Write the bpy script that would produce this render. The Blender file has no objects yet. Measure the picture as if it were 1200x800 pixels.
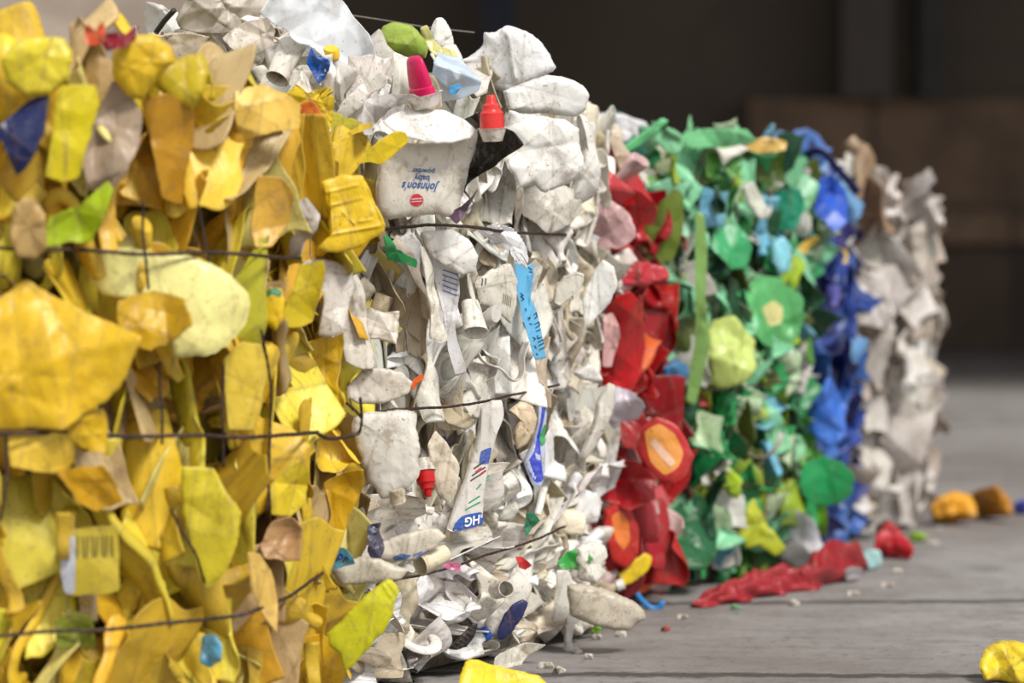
import bpy, math, random
import numpy as np
from mathutils import Vector, Matrix

# ------------------------------------------------------------------ camera, light, exposure
F = 85 / 36 * 1200
PITCH = math.atan(115 / F)
CAMZ = 0.72
sc = bpy.context.scene
cam_d = bpy.data.cameras.new('camera')
cam = bpy.data.objects.new('camera', cam_d)
sc.collection.objects.link(cam)
cam.location = (0, 0, CAMZ)
cam.rotation_euler = (math.pi / 2 - PITCH, 0, 0)
cam_d.lens = 85
cam_d.sensor_width = 36
cam_d.clip_end = 200
cam_d.dof.use_dof = True
cam_d.dof.focus_distance = 3.95
cam_d.dof.aperture_fstop = 2.1
sc.camera = cam
sc.view_settings.view_transform = 'Standard'
sc.view_settings.look = 'None'
sc.view_settings.gamma = 1
sc.view_settings.use_curve_mapping = False
sc.view_settings.exposure = 0.27

world = bpy.data.worlds.new('overcast_sky')
sc.world = world
world.use_nodes = True
wn = world.node_tree
wn.nodes.clear()
wo = wn.nodes.new('ShaderNodeOutputWorld')
wb = wn.nodes.new('ShaderNodeBackground')
wb.inputs['Color'].default_value = (0.95, 0.97, 1.0, 1)
wb.inputs['Strength'].default_value = 0.8
wn.links.new(wb.outputs[0], wo.inputs[0])
sun_d = bpy.data.lights.new('sun', 'SUN')
sun_d.energy = 3.0
sun_d.angle = math.radians(14)
sun_d.color = (1.0, 0.97, 0.92)
sun = bpy.data.objects.new('sun', sun_d)
sc.collection.objects.link(sun)
sun.rotation_euler = Vector((-0.50, 0.62, -0.95)).to_track_quat('-Z', 'Y').to_euler()

col = sc.collection
RNG = np.random.default_rng(11)
random.seed(5)

# ------------------------------------------------------------------ materials


def srgb(r, g, b):
    f = lambda c: (c / 255 / 12.92) if c / 255 <= 0.04045 else ((c / 255 + 0.055) / 1.055) ** 2.4
    return (f(r), f(g), f(b), 1.0)


class NT:
    def __init__(s, name):
        s.m = bpy.data.materials.new(name)
        s.m.use_nodes = True
        s.t = s.m.node_tree
        s.t.nodes.clear()

    def n(s, typ, **kw):
        nd = s.t.nodes.new(typ)
        for k, v in kw.items():
            if k.startswith('_'):
                setattr(nd, k[1:], v)
            else:
                nd.inputs[k.replace('__', ' ')].default_value = v
        return nd

    def l(s, a, b):
        s.t.links.new(a, b)

    def ramp(s, src, p0, p1, v0=0.0, v1=1.0):
        r = s.n('ShaderNodeMapRange')
        r.interpolation_type = 'SMOOTHSTEP'
        s.l(src, r.inputs[0])
        for i, v in zip((1, 2, 3, 4), (p0, p1, v0, v1)):
            r.inputs[i].default_value = v
        return r.outputs[0]

    def math(s, op, a, b=None):
        m = s.n('ShaderNodeMath')
        m.operation = op
        for i, v in enumerate((a, b)):
            if v is None:
                continue
            if isinstance(v, (int, float)):
                m.inputs[i].default_value = v
            else:
                s.l(v, m.inputs[i])
        return m.outputs[0]

    def mix(s, fac, a, b, mode='MIX'):
        m = s.n('ShaderNodeMix')
        m.data_type = 'RGBA'
        m.blend_type = mode
        for i, v in ((0, fac), (6, a), (7, b)):
            if isinstance(v, (int, float, tuple)):
                m.inputs[i].default_value = v
            else:
                s.l(v, m.inputs[i])
        return m.outputs[2]


def plastic(name, dirt=0.5, dirt_col=(0.17, 0.115, 0.06, 1), rough=0.36, transl=0.12, attr_col=None, bump=0.25, streak=0.3, drift=0.28, crumple=0.26):
    t = NT(name)
    tc = t.n('ShaderNodeTexCoord')
    oi = t.n('ShaderNodeObjectInfo')
    off = t.math('MULTIPLY', oi.outputs['Random'], 37.0)
    va = t.n('ShaderNodeVectorMath')
    va.operation = 'ADD'
    t.l(tc.outputs['Object'], va.inputs[0])
    t.l(off, va.inputs[1])
    v = va.outputs[0]
    if attr_col:
        a = t.n('ShaderNodeAttribute')
        a.attribute_name = attr_col
        base = a.outputs['Color']
    else:
        base = oi.outputs['Color']

    def noise(scale, detail=5, rough_=0.6, dist=0.0, vec=v):
        n = t.n('ShaderNodeTexNoise', Scale=scale, Detail=detail, Roughness=rough_, Distortion=dist)
        t.l(vec, n.inputs['Vector'])
        return n.outputs[0]
    big = noise(14, 6, 0.65, 0.4)
    med = noise(55, 6, 0.7, 0.3)
    fine = noise(420, 3, 0.6)
    mp = t.n('ShaderNodeMapping')
    mp.inputs['Scale'].default_value = (1, 1, 0.12)
    t.l(v, mp.inputs['Vector'])
    stk = noise(120, 4, 0.7, 0.2, mp.outputs[0])
    w = t.n('ShaderNodeAttribute')
    w.attribute_name = 'wear'
    wear = w.outputs['Fac']
    # tone drift of the plastic itself
    c = t.mix(t.ramp(big, 0.38, 0.68, 0.0, drift), base, t.mix(1.0, base, (0.66, 0.58, 0.46, 1), 'MULTIPLY'))
    d1 = t.ramp(big, 0.56 - 0.12 * dirt, 0.80 - 0.12 * dirt, 0.0, 0.85)
    d1 = t.math('MULTIPLY', d1, t.ramp(med, 0.38, 0.62))
    d2 = t.math('MULTIPLY', wear, t.ramp(med, 0.36, 0.60, 0.15, 1.0))
    d3 = t.math('MULTIPLY', t.ramp(fine, 0.64, 0.72, 0, 0.75), t.ramp(med, 0.5, 0.62))
    d4 = t.math('MULTIPLY', t.ramp(stk, 0.58, 0.75, 0, streak), t.ramp(big, 0.45, 0.6))
    cm = t.n('ShaderNodeMapping')
    cm.inputs['Scale'].default_value = (1, 1, 0.38)
    cm.inputs['Rotation'].default_value = (0, 0.25, 0)
    cn = t.n('ShaderNodeTexNoise', Scale=30.0, Detail=3.0)
    t.l(v, cn.inputs['Vector'])
    cv = t.n('ShaderNodeVectorMath')
    cv.operation = 'MULTIPLY_ADD'
    t.l(cn.outputs['Color'], cv.inputs[0])
    cv.inputs[1].default_value = (0.03, 0.03, 0.03)
    t.l(v, cv.inputs[2])
    t.l(cv.outputs[0], cm.inputs['Vector'])
    ce = t.n('ShaderNodeTexVoronoi', Scale=24.0)
    ce.feature = 'DISTANCE_TO_EDGE'
    t.l(cm.outputs[0], ce.inputs['Vector'])
    d5 = t.math('MULTIPLY', t.ramp(ce.outputs['Distance'], 0.0, 0.05, 0.55, 0), t.ramp(med, 0.46, 0.60))
    spk = t.n('ShaderNodeTexNoise', Scale=190.0, Detail=2.0)
    t.l(v, spk.inputs['Vector'])
    d6 = t.math('MULTIPLY', t.ramp(spk.outputs[0], 0.66, 0.70, 0, 0.9), t.ramp(big, 0.42, 0.52))
    d = t.math('MAXIMUM', t.math('MAXIMUM', t.math('MAXIMUM', d1, d5), t.math('MAXIMUM', d2, d6)), t.math('MAXIMUM', d3, d4))
    d = t.math('MULTIPLY', d, min(1.0, 0.35 + 0.65 * dirt))
    c = t.mix(d, c, dirt_col)
    p = t.n('ShaderNodeBsdfPrincipled')
    t.l(c, p.inputs['Base Color'])
    rr = t.math('ADD', t.math('MULTIPLY', d, 0.45), rough)
    t.l(rr, p.inputs['Roughness'])
    p.inputs['Specular IOR Level'].default_value = 0.4
    b = t.n('ShaderNodeBump', Strength=bump, Distance=0.004)
    t.l(t.math('ADD', t.math('MULTIPLY', med, 0.8), t.math('MULTIPLY', fine, 0.05)), b.inputs['Height'])
    # crinkles pressed into the plastic: warped cell ridges at two sizes
    nd = t.n('ShaderNodeTexNoise', Scale=30.0, Detail=3.0)
    t.l(v, nd.inputs['Vector'])
    ws = t.n('ShaderNodeVectorMath')
    ws.operation = 'SCALE'
    ws.inputs['Scale'].default_value = 0.03
    t.l(nd.outputs['Color'], ws.inputs[0])
    wa = t.n('ShaderNodeVectorMath')
    wa.operation = 'ADD'
    t.l(v, wa.inputs[0])
    t.l(ws.outputs[0], wa.inputs[1])
    wm = t.n('ShaderNodeMapping')
    wm.inputs['Scale'].default_value = (1, 1, 0.38)
    wm.inputs['Rotation'].default_value = (0, 0.25, 0)
    t.l(wa.outputs[0], wm.inputs['Vector'])
    hs = None
    for sc_, am in ((24.0, 1.0), (62.0, 0.36)):
        vo = t.n('ShaderNodeTexVoronoi', Scale=sc_)
        t.l(wm.outputs[0], vo.inputs['Vector'])
        hh = t.math('MULTIPLY', vo.outputs['Distance'], am)
        hs = hh if hs is None else t.math('ADD', hs, hh)
    b2 = t.n('ShaderNodeBump', Strength=crumple, Distance=0.012)
    t.l(hs, b2.inputs['Height'])
    t.l(b.outputs[0], b2.inputs['Normal'])
    t.l(b2.outputs[0], p.inputs['Normal'])
    out = t.n('ShaderNodeOutputMaterial')
    if transl:
        tr = t.n('ShaderNodeBsdfTranslucent')
        t.l(c, tr.inputs[0])
        ms = t.n('ShaderNodeMixShader', Fac=transl)
        t.l(p.outputs[0], ms.inputs[1])
        t.l(tr.outputs[0], ms.inputs[2])
        t.l(ms.outputs[0], out.inputs[0])
    else:
        t.l(p.outputs[0], out.inputs[0])
    return t.m


def film_mat(name, alpha):
    t = NT(name)
    oi = t.n('ShaderNodeObjectInfo')
    tc = t.n('ShaderNodeTexCoord')
    n = t.n('ShaderNodeTexNoise', Scale=25.0, Detail=6.0)
    t.l(tc.outputs['Object'], n.inputs['Vector'])
    n2 = t.n('ShaderNodeTexNoise', Scale=300.0, Detail=3.0)
    t.l(tc.outputs['Object'], n2.inputs['Vector'])
    c = t.mix(t.ramp(n.outputs[0], 0.5, 0.75, 0, 0.45), oi.outputs['Color'], (0.30, 0.24, 0.17, 1))
    c = t.mix(t.ramp(n2.outputs[0], 0.66, 0.72, 0, 0.7), c, (0.12, 0.08, 0.05, 1))
    p = t.n('ShaderNodeBsdfPrincipled', Roughness=0.28)
    t.l(c, p.inputs['Base Color'])
    b = t.n('ShaderNodeBump', Strength=0.3, Distance=0.004)
    t.l(n.outputs[0], b.inputs['Height'])
    t.l(b.outputs[0], p.inputs['Normal'])
    tr = t.n('ShaderNodeBsdfTranslucent')
    t.l(c, tr.inputs[0])
    ms = t.n('ShaderNodeMixShader', Fac=0.35)
    t.l(p.outputs[0], ms.inputs[1])
    t.l(tr.outputs[0], ms.inputs[2])
    tp = t.n('ShaderNodeBsdfTransparent')
    m2 = t.n('ShaderNodeMixShader', Fac=alpha)
    t.l(tp.outputs[0], m2.inputs[1])
    t.l(ms.outputs[0], m2.inputs[2])
    out = t.n('ShaderNodeOutputMaterial')
    t.l(m2.outputs[0], out.inputs[0])
    return t.m


def flat_mat(name, c, rough=0.5, metal=0.0, noise=0.0, scale=60.0, c2=None):
    t = NT(name)
    p = t.n('ShaderNodeBsdfPrincipled', Roughness=rough, Metallic=metal)
    p.inputs['Base Color'].default_value = c
    if noise:
        tc = t.n('ShaderNodeTexCoord')
        n = t.n('ShaderNodeTexNoise', Scale=scale, Detail=6.0, Roughness=0.65)
        t.l(tc.outputs['Object'], n.inputs['Vector'])
        t.l(t.mix(t.ramp(n.outputs[0], 0.42, 0.62, 0, noise), c, c2 or (0.05, 0.04, 0.03, 1)), p.inputs['Base Color'])
        b = t.n('ShaderNodeBump', Strength=0.4, Distance=0.003)
        t.l(n.outputs[0], b.inputs['Height'])
        t.l(b.outputs[0], p.inputs['Normal'])
    out = t.n('ShaderNodeOutputMaterial')
    t.l(p.outputs[0], out.inputs[0])
    return t.m


M = {}
M['yellow'] = plastic('yellow_scrap_plastic', 0.55, (0.20, 0.13, 0.05, 1), 0.36, 0.07, drift=0.25)
M['white'] = plastic('white_scrap_plastic', 0.78, (0.21, 0.145, 0.085, 1), 0.33, 0.10, streak=0.5, drift=0.12)
M['clean'] = plastic('clean_scrap_plastic', 0.25, (0.15, 0.10, 0.06, 1), 0.28, 0.05, crumple=0.15)
M['colour'] = plastic('coloured_scrap_plastic', 0.35, (0.12, 0.10, 0.06, 1), 0.30, 0.14)
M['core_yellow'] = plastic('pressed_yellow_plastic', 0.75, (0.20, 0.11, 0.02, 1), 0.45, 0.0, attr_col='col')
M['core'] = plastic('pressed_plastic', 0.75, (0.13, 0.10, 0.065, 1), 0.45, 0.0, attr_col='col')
M['film'] = film_mat('thin_film', 0.93)
M['foil'] = plastic('dark_foil', 0.02, (0.1, 0.08, 0.06, 1), 0.14, 0.0, bump=0.6, crumple=0.9)
M['clear'] = film_mat('clear_film', 0.5)
M['wire'] = flat_mat('rusty_wire', (0.028, 0.022, 0.02, 1), 0.5, 0.45, 0.7, 130.0, (0.11, 0.045, 0.02, 1))

# ------------------------------------------------------------------ numpy mesh tools


def np_mesh(name, V, Fc, mats, wear=None, colr=None, smooth=True, fmat=None):
    me = bpy.data.meshes.new(name)
    me.from_pydata(V.tolist() if hasattr(V, 'tolist') else V, [], Fc.tolist() if hasattr(Fc, 'tolist') else Fc)
    for m in (mats if isinstance(mats, (list, tuple)) else [mats]):
        me.materials.append(m)
    if smooth:
        me.polygons.foreach_set('use_smooth', np.ones(len(me.polygons), dtype=bool))
    if fmat is not None:
        me.polygons.foreach_set('material_index', np.asarray(fmat, dtype=np.int32))
    if wear is not None:
        a = me.attributes.new('wear', 'FLOAT', 'POINT')
        a.data.foreach_set('value', np.clip(wear, 0, 1).astype(np.float32))
    if colr is not None:
        a = me.attributes.new('col', 'FLOAT_COLOR', 'POINT')
        a.data.foreach_set('color', colr.astype(np.float32).ravel())
    me.update()
    return me


def grid_faces(n, m, closed=False):
    i, j = np.meshgrid(np.arange(n - 1), np.arange(m if closed else m - 1), indexing='ij')
    a = i * m + j
    b = i * m + (j + 1) % m
    return np.stack([a, b, b + m, a + m], -1).reshape(-1, 4)


def vnormals(V, Q):
    d1 = V[Q[:, 2]] - V[Q[:, 0]]
    d2 = V[Q[:, 3]] - V[Q[:, 1]]
    fn = np.cross(d1, d2)
    N = np.zeros_like(V)
    for k in range(4):
        np.add.at(N, Q[:, k], fn)
    return N / (np.linalg.norm(N, axis=1, keepdims=True) + 1e-12)


def solidify(V, Q, rim, t, wear):
    """thickness t; rim = ordered loop of border vertices"""
    N = vnormals(V, Q)
    n = len(V)
    A = V + N * t / 2
    B = V - N * t / 2
    r = np.asarray(rim)
    r2 = np.roll(r, -1)
    R = np.stack([r, r + n, r2 + n, r2], -1)
    return np.vstack([A, B]), np.vstack([Q, Q[:, ::-1] + n, R]), np.concatenate([wear, wear])


def crease_field(r, X, Z, k, amp, size, vert=0.0, cones=2, fine=1.0):
    """faceted crumple: sums of ridge lines and radial folds; returns height and wear along the folds"""
    Y = np.zeros_like(X)
    W = np.zeros_like(X)
    for i in range(k):
        th = r.uniform(0, math.pi)
        if r.random() < vert:
            th = r.normal(0, 0.22)
        c = r.uniform(-0.42, 0.42) * size
        d = X * math.cos(th) + Z * math.sin(th) - c
        a = amp * r.uniform(0.4, 1.0) * r.choice([-1, 1])
        # ridge that dies out along its length
        e = -X * math.sin(th) + Z * math.cos(th)
        e0 = r.uniform(-0.5, 0.5) * size
        fall = 1 / (1 + np.exp((e - e0) / (0.14 * size) * r.choice([-1, 1]))) if r.random() < 0.6 else 1.0
        Y += a * (np.sqrt(d * d + 1e-6) - 0.2 * size) * fall
        W += np.exp(-(d / 0.0022) ** 2) * fall * 0.8
    for i in range(cones):
        qx, qz = r.uniform(-0.35, 0.35, 2) * size
        dx, dz = X - qx, Z - qz
        rr = np.sqrt(dx * dx + dz * dz)
        an = np.arctan2(dz, dx)
        m = r.integers(2, 5)
        ph = r.uniform(0, 6.28)
        tri = np.abs(((an * m / math.pi + ph) % 2) - 1) - 0.5
        Y += amp * 0.9 * rr * tri * np.exp(-rr / (0.45 * size))
        W += np.exp(-(rr / 0.004) ** 2) * 0.6
    for i in range(5):
        th = r.uniform(0, math.pi)
        f = r.uniform(35, 110) * fine
        Y += 0.0006 * amp / 0.3 * np.sin(f * (X * math.cos(th) + Z * math.sin(th)) + 3 * np.sin(30 * (X - Z)) + r.uniform(0, 6))
    return Y, W


def bend(V, c, alpha, rad, theta):
    """roll everything beyond the line through c (direction alpha, in XZ) by theta"""
    ca, sa = math.cos(alpha), math.sin(alpha)
    X = V[:, 0] - c[0]
    Z = V[:, 2] - c[1]
    s = X * ca + Z * sa
    t = -X * sa + Z * ca
    y = V[:, 1]
    sg = 1 if theta > 0 else -1
    th = abs(theta)
    phi = np.clip(s / rad, 0, th)
    rem = np.maximum(s - rad * th, 0)
    s1 = np.where(s < 0, s, rad * np.sin(phi) + rem * np.cos(phi))
    y1 = np.where(s < 0, 0, rad * (1 - np.cos(phi)) + rem * np.sin(phi)) * sg
    ys = y * sg
    s1 = np.where(s < 0, s, s1 - ys * np.sin(phi))
    y1 = np.where(s < 0, y, y1 + y * np.cos(phi))
    O = V.copy()
    O[:, 0] = c[0] + s1 * ca - t * sa
    O[:, 2] = c[1] + s1 * sa + t * ca
    O[:, 1] = y1
    return O


def centre(V):
    return V - (V.min(0) + V.max(0)) / 2


def rim_loop(n, m):
    top = [0 * m + j for j in range(m)]
    right = [i * m + m - 1 for i in range(1, n)]
    bot = [(n - 1) * m + j for j in range(m - 2, -1, -1)]
    left = [i * m for i in range(n - 2, 0, -1)]
    return top + right + bot + left


def sheet(r, w, h, k=5, amp=0.32, bends=2, maxb=1.6, thick=0.0016, curl=0.5, vert=0.3, res=0.0029, squirc=0.5, jag=0.0035, cones=2, rad=0.009, press=0.75):
    n, m = max(10, int(h / res)), max(10, int(w / res))
    n, m = min(n, 60), min(m, 60)
    u, v = np.meshgrid(np.linspace(-1, 1, m), np.linspace(-1, 1, n))
    # squircle-ish outline with a wandering edge
    q = squirc * r.choice([0.05, 0.15, 0.4, 1.0])
    U = u * np.sqrt(1 - q * v * v / 2)
    Vv = v * np.sqrt(1 - q * u * u / 2)
    taper = r.uniform(-0.25, 0.25)
    X = U * w / 2 * (1 + taper * Vv)
    Z = Vv * h / 2 * (1 + r.uniform(-0.15, 0.15) * U)
    for kk in range(3):
        f = r.uniform(0.7, 2.6)
        X += jag * np.sin(f * v * 2 + r.uniform(0, 6)) * u ** 2 * np.sign(u) / (kk + 1)
        Z += jag * np.sin(f * u * 2 + r.uniform(0, 6)) * v ** 2 * np.sign(v) / (kk + 1)
    X, Z = X.ravel(), Z.ravel()
    size = (w + h) / 2
    Y, W = crease_field(r, X, Z, k, amp, size, vert, cones)
    W += 0.55 * np.maximum(np.abs(u.ravel()), np.abs(v.ravel())) ** 14
    P = np.stack([X, Y, Z], 1)
    for b in range(bends):
        al = r.choice([0, math.pi]) + r.normal(0, 0.5) if r.random() < 0.6 else r.uniform(0, 6.28)
        off = r.uniform(0.0, 0.3) * size
        P = bend(P, (off * math.cos(al), off * math.sin(al)), al, rad * r.uniform(0.9, 2.2), r.uniform(0.4, 1) * maxb * r.choice([-1, 1]))
    if curl:
        al = r.uniform(0, 6.28)
        P = bend(P, (-0.4 * size * math.cos(al), -0.4 * size * math.sin(al)), al, size * r.uniform(0.7, 2), r.uniform(0.3, 1) * curl * r.choice([-1, 1]))
    P = centre(P)
    P[:, 1] *= press
    Q = grid_faces(n, m)
    return solidify(P, Q, rim_loop(n, m), thick * r.uniform(0.8, 1.4), W)


def strip(r, w, L):
    n, m = 60, 8
    u, v = np.meshgrid(np.linspace(-1, 1, m), np.linspace(-1, 1, n))
    X = (u * w / 2 * (1 + 0.25 * np.sin(v * r.uniform(2, 5) + r.uniform(0, 6)))).ravel()
    Z = (v * L / 2).ravel()
    Y = (0.004 * np.sin(Z * 90 + r.uniform(0, 6)) + 0.15 * np.abs(X))
    W = np.abs(u.ravel()) ** 8 * 0.5
    P = np.stack([X, Y, Z], 1)
    for b in range(4):
        c = r.uniform(-0.4, 0.4) * L
        P = bend(P, (0, c), math.pi / 2 + r.normal(0, 0.35), r.uniform(0.006, 0.03), r.uniform(0.4, 2.2) * r.choice([-1, 1]))
    P = centre(P)
    return solidify(P, grid_faces(n, m), rim_loop(n, m), 0.0022, W)


def bottle(r, H, Wd, flat=0.3, neck=0.013, crush=0.28, open_mouth=True, bends=1, shoulder=0.74, nk=0.9):
    """crushed hollow bottle standing on z, mouth up. returns V,F,wear,neck transform"""
    nt, na = 46, 44
    ts = np.linspace(0, 1, nt)
    a = np.linspace(0, 2 * math.pi, na, endpoint=False)
    prof = np.interp(ts, [0, 0.03, 0.08, shoulder * 0.5, shoulder, (shoulder + nk) / 2, nk, 1],
                     [0.86, 0.97, 1, 1, 0.97, 0.62, 0, 0])
    isn = np.clip((ts - shoulder) / (nk - shoulder), 0, 1)
    Wt = prof * Wd / 2 * (1 - isn) + isn * np.maximum(neck, prof * Wd / 2 * 0.6)
    Dt = flat * Wd / 2 * (1 - isn) * (0.75 + 0.4 * np.sin(ts * r.uniform(3, 8) + r.uniform(0, 6))) + isn * neck
    rings = []
    # base, sunk
    for f, dz in ((0.02, 0.10), (0.5, 0.09), (0.86, 0.03)):
        rings.append((Wt[0] * f, Dt[0] * f, dz * Wd * flat, 0.0))
    for i in range(nt):
        g = 0.0
        if ts[i] > nk + 0.02 and open_mouth:
            g = 0.0009 * math.sin((ts[i] - nk) * 260)
        rings.append((Wt[i] + g, Dt[i] + g, ts[i] * H, isn[i]))
    if open_mouth:
        for f, dz in ((0.86, 0.0), (0.8, -0.012), (0.78, -0.03), (0.05, -0.032)):
            rings.append((neck * f, neck * f, H + dz, 1.0))
    else:
        for f in (0.9, 0.05):
            rings.append((neck * f, neck * f, H, 1.0))
    R = np.array(rings)
    e = 0.8
    ca, sa = np.cos(a), np.sin(a)
    X = R[:, 0:1] * np.sign(ca) * np.abs(ca) ** e
    Y = R[:, 1:2] * np.sign(sa) * np.abs(sa) ** e
    Z = np.repeat(R[:, 2:3], na, 1)
    hold = np.repeat(R[:, 3:4], na, 1)
    X, Y, Z, hold = X.ravel(), Y.ravel(), Z.ravel(), hold.ravel()
    h, W = crease_field(r, X, Z - H / 2, 5, crush, (H + Wd) / 2, 0.35, 2)
    side = np.sign(Y) * (1 - hold)
    h2, W2 = crease_field(r, X, Z - H / 2, 3, crush * 0.5, (H + Wd) / 2, 0.2, 2)
    Y = Y + h * (1 - hold) + h2 * side * 0.35
    W = (W * 0.9 + W2 * 0.4) * (1 - hold)
    P = np.stack([X, Y, Z - H / 2], 1)
    mark = len(P)
    P = np.vstack([P, [[0, 0, H / 2], [0, 0, H / 2 - 0.02]]])
    for b in range(bends):
        c = r.uniform(-0.25, 0.2) * H
        al = r.choice([-1, 1]) * math.pi / 2 + r.normal(0, 0.4)
        P = bend(P, (0, c), al, 0.02, r.uniform(0.3, 1.1) * r.choice([-1, 1]))
    nc, nb = P[mark].copy(), P[mark + 1].copy()
    P = P[:mark]
    nr = len(rings)
    Q = grid_faces(nr, na, True)
    # close base
    return P, Q, W, (nc, nb)


def cap_mesh(name, rad, h, style, mat):
    """screw cap with ribs; style 'plain','nozzle','flip'"""
    na = 48
    a = np.linspace(0, 2 * math.pi, na, endpoint=False)
    rib = 1 + 0.035 * (np.arange(na) % 2)
    if style == 'plain':
        prof = [(0.9, 0, 1), (1, 0.001, 1), (1, h * 0.9, 1), (0.94, h, 0), (0.02, h, 0)]
    elif style == 'nozzle':
        prof = [(0.94, 0, 0), (1, 0.001, 0), (1, h * 0.36, 0), (0.97, h * 0.40, 0), (0.97, h * 0.5, 0), (0.8, h * 0.56, 0), (0.72, h * 0.60, 0), (0.70, h * 0.72, 0),
                (0.5, h * 0.76, 0), (0.42, h * 0.8, 0), (0.38, h * 0.97, 0), (0.3, h, 0), (0.02, h, 0)]
    else:
        prof = [(0.95, 0, 0), (1.06, 0.001, 0), (1.06, h * 0.22, 0), (0.92, h * 0.25, 0), (0.94, h * 0.3, 1), (0.88, h * 0.6, 1), (0.75, h * 0.88, 1), (0.6, h * 0.97, 0), (0.35, h, 0), (0.02, h * 0.93, 0)]
    V = []
    for f, z, rb in prof:
        rr = rad * f * (rib if rb else 1)
        yy = 0.62 if style == 'flip' else 1.0
        k = 1.0 if style != 'flip' else 1 - 0.35 * min(1, z / h)
        V.append(np.stack([rr * np.cos(a), rr * np.sin(a) * (yy * k if style == 'flip' else 1), np.full(na, z)], 1))
    V = np.vstack(V)
    Q = grid_faces(len(prof), na, True)
    me = np_mesh(name, V, Q, mat, wear=np.zeros(len(V)))
    me.set_sharp_from_angle(angle=math.radians(40))
    return me


def cup(r, H, R0, R1, squash=0.6, crush=0.15):
    """open crumpled beaker or tube with a visible rim and inside"""
    na, nt = 44, 26
    a = np.linspace(0, 2 * math.pi, na, endpoint=False)
    rings = []
    for t in np.linspace(0, 1, nt):
        rings.append((R0 + (R1 - R0) * t, t * H))
    rings.append((R1 * 1.05, H * 1.0))
    rings.append((R1 * 1.05, H * 1.015))
    rings.append((R1 * 0.93, H * 1.01))
    for t in np.linspace(0.95, 0.05, 12):
        rings.append(((R0 + (R1 - R0) * t) * 0.92, t * H))
    rings.append((0.001, 0.05 * H))
    R = np.array(rings)
    X = (R[:, 0:1] * np.cos(a)).ravel()
    Y = (R[:, 0:1] * np.sin(a)).ravel() * squash
    Z = np.repeat(R[:, 1:2], na, 1).ravel() - H / 2
    h, W = crease_field(r, X, Z, 4, crush, H, 0.4, 2)
    X2, _ = crease_field(r, Y, Z, 2, crush * 0.6, H, 0.3, 1)
    P = np.stack([X + X2, Y + h, Z], 1)
    return centre(P), grid_faces(len(rings), na, True), W * 0.8


def tube_mesh(name, pts, rad, mat, twist=True, nseg=6):
    P = np.array(pts)
    # resample
    seg = np.linalg.norm(np.diff(P, axis=0), axis=1)
    s = np.concatenate([[0], np.cumsum(seg)])
    L = s[-1]
    n = max(6, int(L / 0.006))
    tt = np.linspace(0, L, n)
    C = np.stack([np.interp(tt, s, P[:, k]) for k in range(3)], 1)
    # light smoothing
    for _ in range(2):
        C[1:-1] = (C[:-2] + 2 * C[1:-1] + C[2:]) / 4
    T = np.gradient(C, axis=0)
    T /= np.linalg.norm(T, axis=1, keepdims=True) + 1e-9
    up = np.array([0, 0, 1.0]) if abs(T[:, 2]).mean() < 0.8 else np.array([0, 1.0, 0])
    A = np.cross(T, up)
    A /= np.linalg.norm(A, axis=1, keepdims=True) + 1e-9
    B = np.cross(T, A)
    V = []
    na = 10
    for i in range(n):
        for k in range(na):
            an = 2 * math.pi * k / na
            rr = rad
            if twist:
                rr = rad * (0.72 + 0.42 * abs(math.cos(an - tt[i] * 220)))
            V.append(C[i] + rr * (math.cos(an) * A[i] + math.sin(an) * B[i]))
    V = np.array(V)
    Q = grid_faces(n, na, True).tolist()
    Q.append(list(range(na))[::-1])
    Q.append([(n - 1) * na + k for k in range(na)])
    o = V.mean(0)
    return np_mesh(name, V - o, Q, mat), o


# ------------------------------------------------------------------ object tools


def new(name, me, loc=(0, 0, 0), parent=None, color=None):
    o = bpy.data.objects.new(name, me)
    col.objects.link(o)
    o.location = loc
    if parent:
        o.parent = parent
    if color is not None:
        o.color = color
    return o


def tag(o, label=None, cat=None, group=None, kind=None):
    for k, v in (('label', label), ('category', cat), ('group', group), ('kind', kind)):
        if v:
            o[k] = v
    return o


def at(px, py, Y):
    cp, sp = math.cos(PITCH), math.sin(PITCH)
    x = (px - 600) / F
    z = (400 - py) / F
    dy = cp + z * sp
    dz = -sp + z * cp
    t = Y / dy
    return np.array([x * t, Y, CAMZ + dz * t])


def proj(P):
    cp, sp = math.cos(PITCH), math.sin(PITCH)
    x, y, z = P[0], P[1], P[2] - CAMZ
    d = y * cp - z * sp
    u = y * sp + z * cp
    return 600 + F * x / d, 400 - F * u / d


def frame(n, roll=0.0):
    n = Vector(n).normalized()
    up = Vector((0, 0, 1))
    Y = -n
    X = Y.cross(up).normalized()
    Z = X.cross(Y).normalized()
    m = Matrix((X, Y, Z)).transposed()
    return (m @ Matrix.Rotation(roll, 3, 'Y')).to_4x4()


def place(o, P, n, roll=0.0, scale=(1, 1, 1)):
    m = frame(n, roll)
    o.location = Vector(P)
    o.rotation_euler = m.to_euler()
    o.scale = scale


# ------------------------------------------------------------------ setting


def box_mesh(name, x0, x1, y0, y1, z0, z1, mat):
    V = [(x0, y0, z0), (x1, y0, z0), (x1, y1, z0), (x0, y1, z0), (x0, y0, z1), (x1, y0, z1), (x1, y1, z1), (x0, y1, z1)]
    Fc = [(0, 3, 2, 1), (4, 5, 6, 7), (0, 1, 5, 4), (1, 2, 6, 5), (2, 3, 7, 6), (3, 0, 4, 7)]
    return np_mesh(name, V, Fc, mat, smooth=False)


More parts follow.
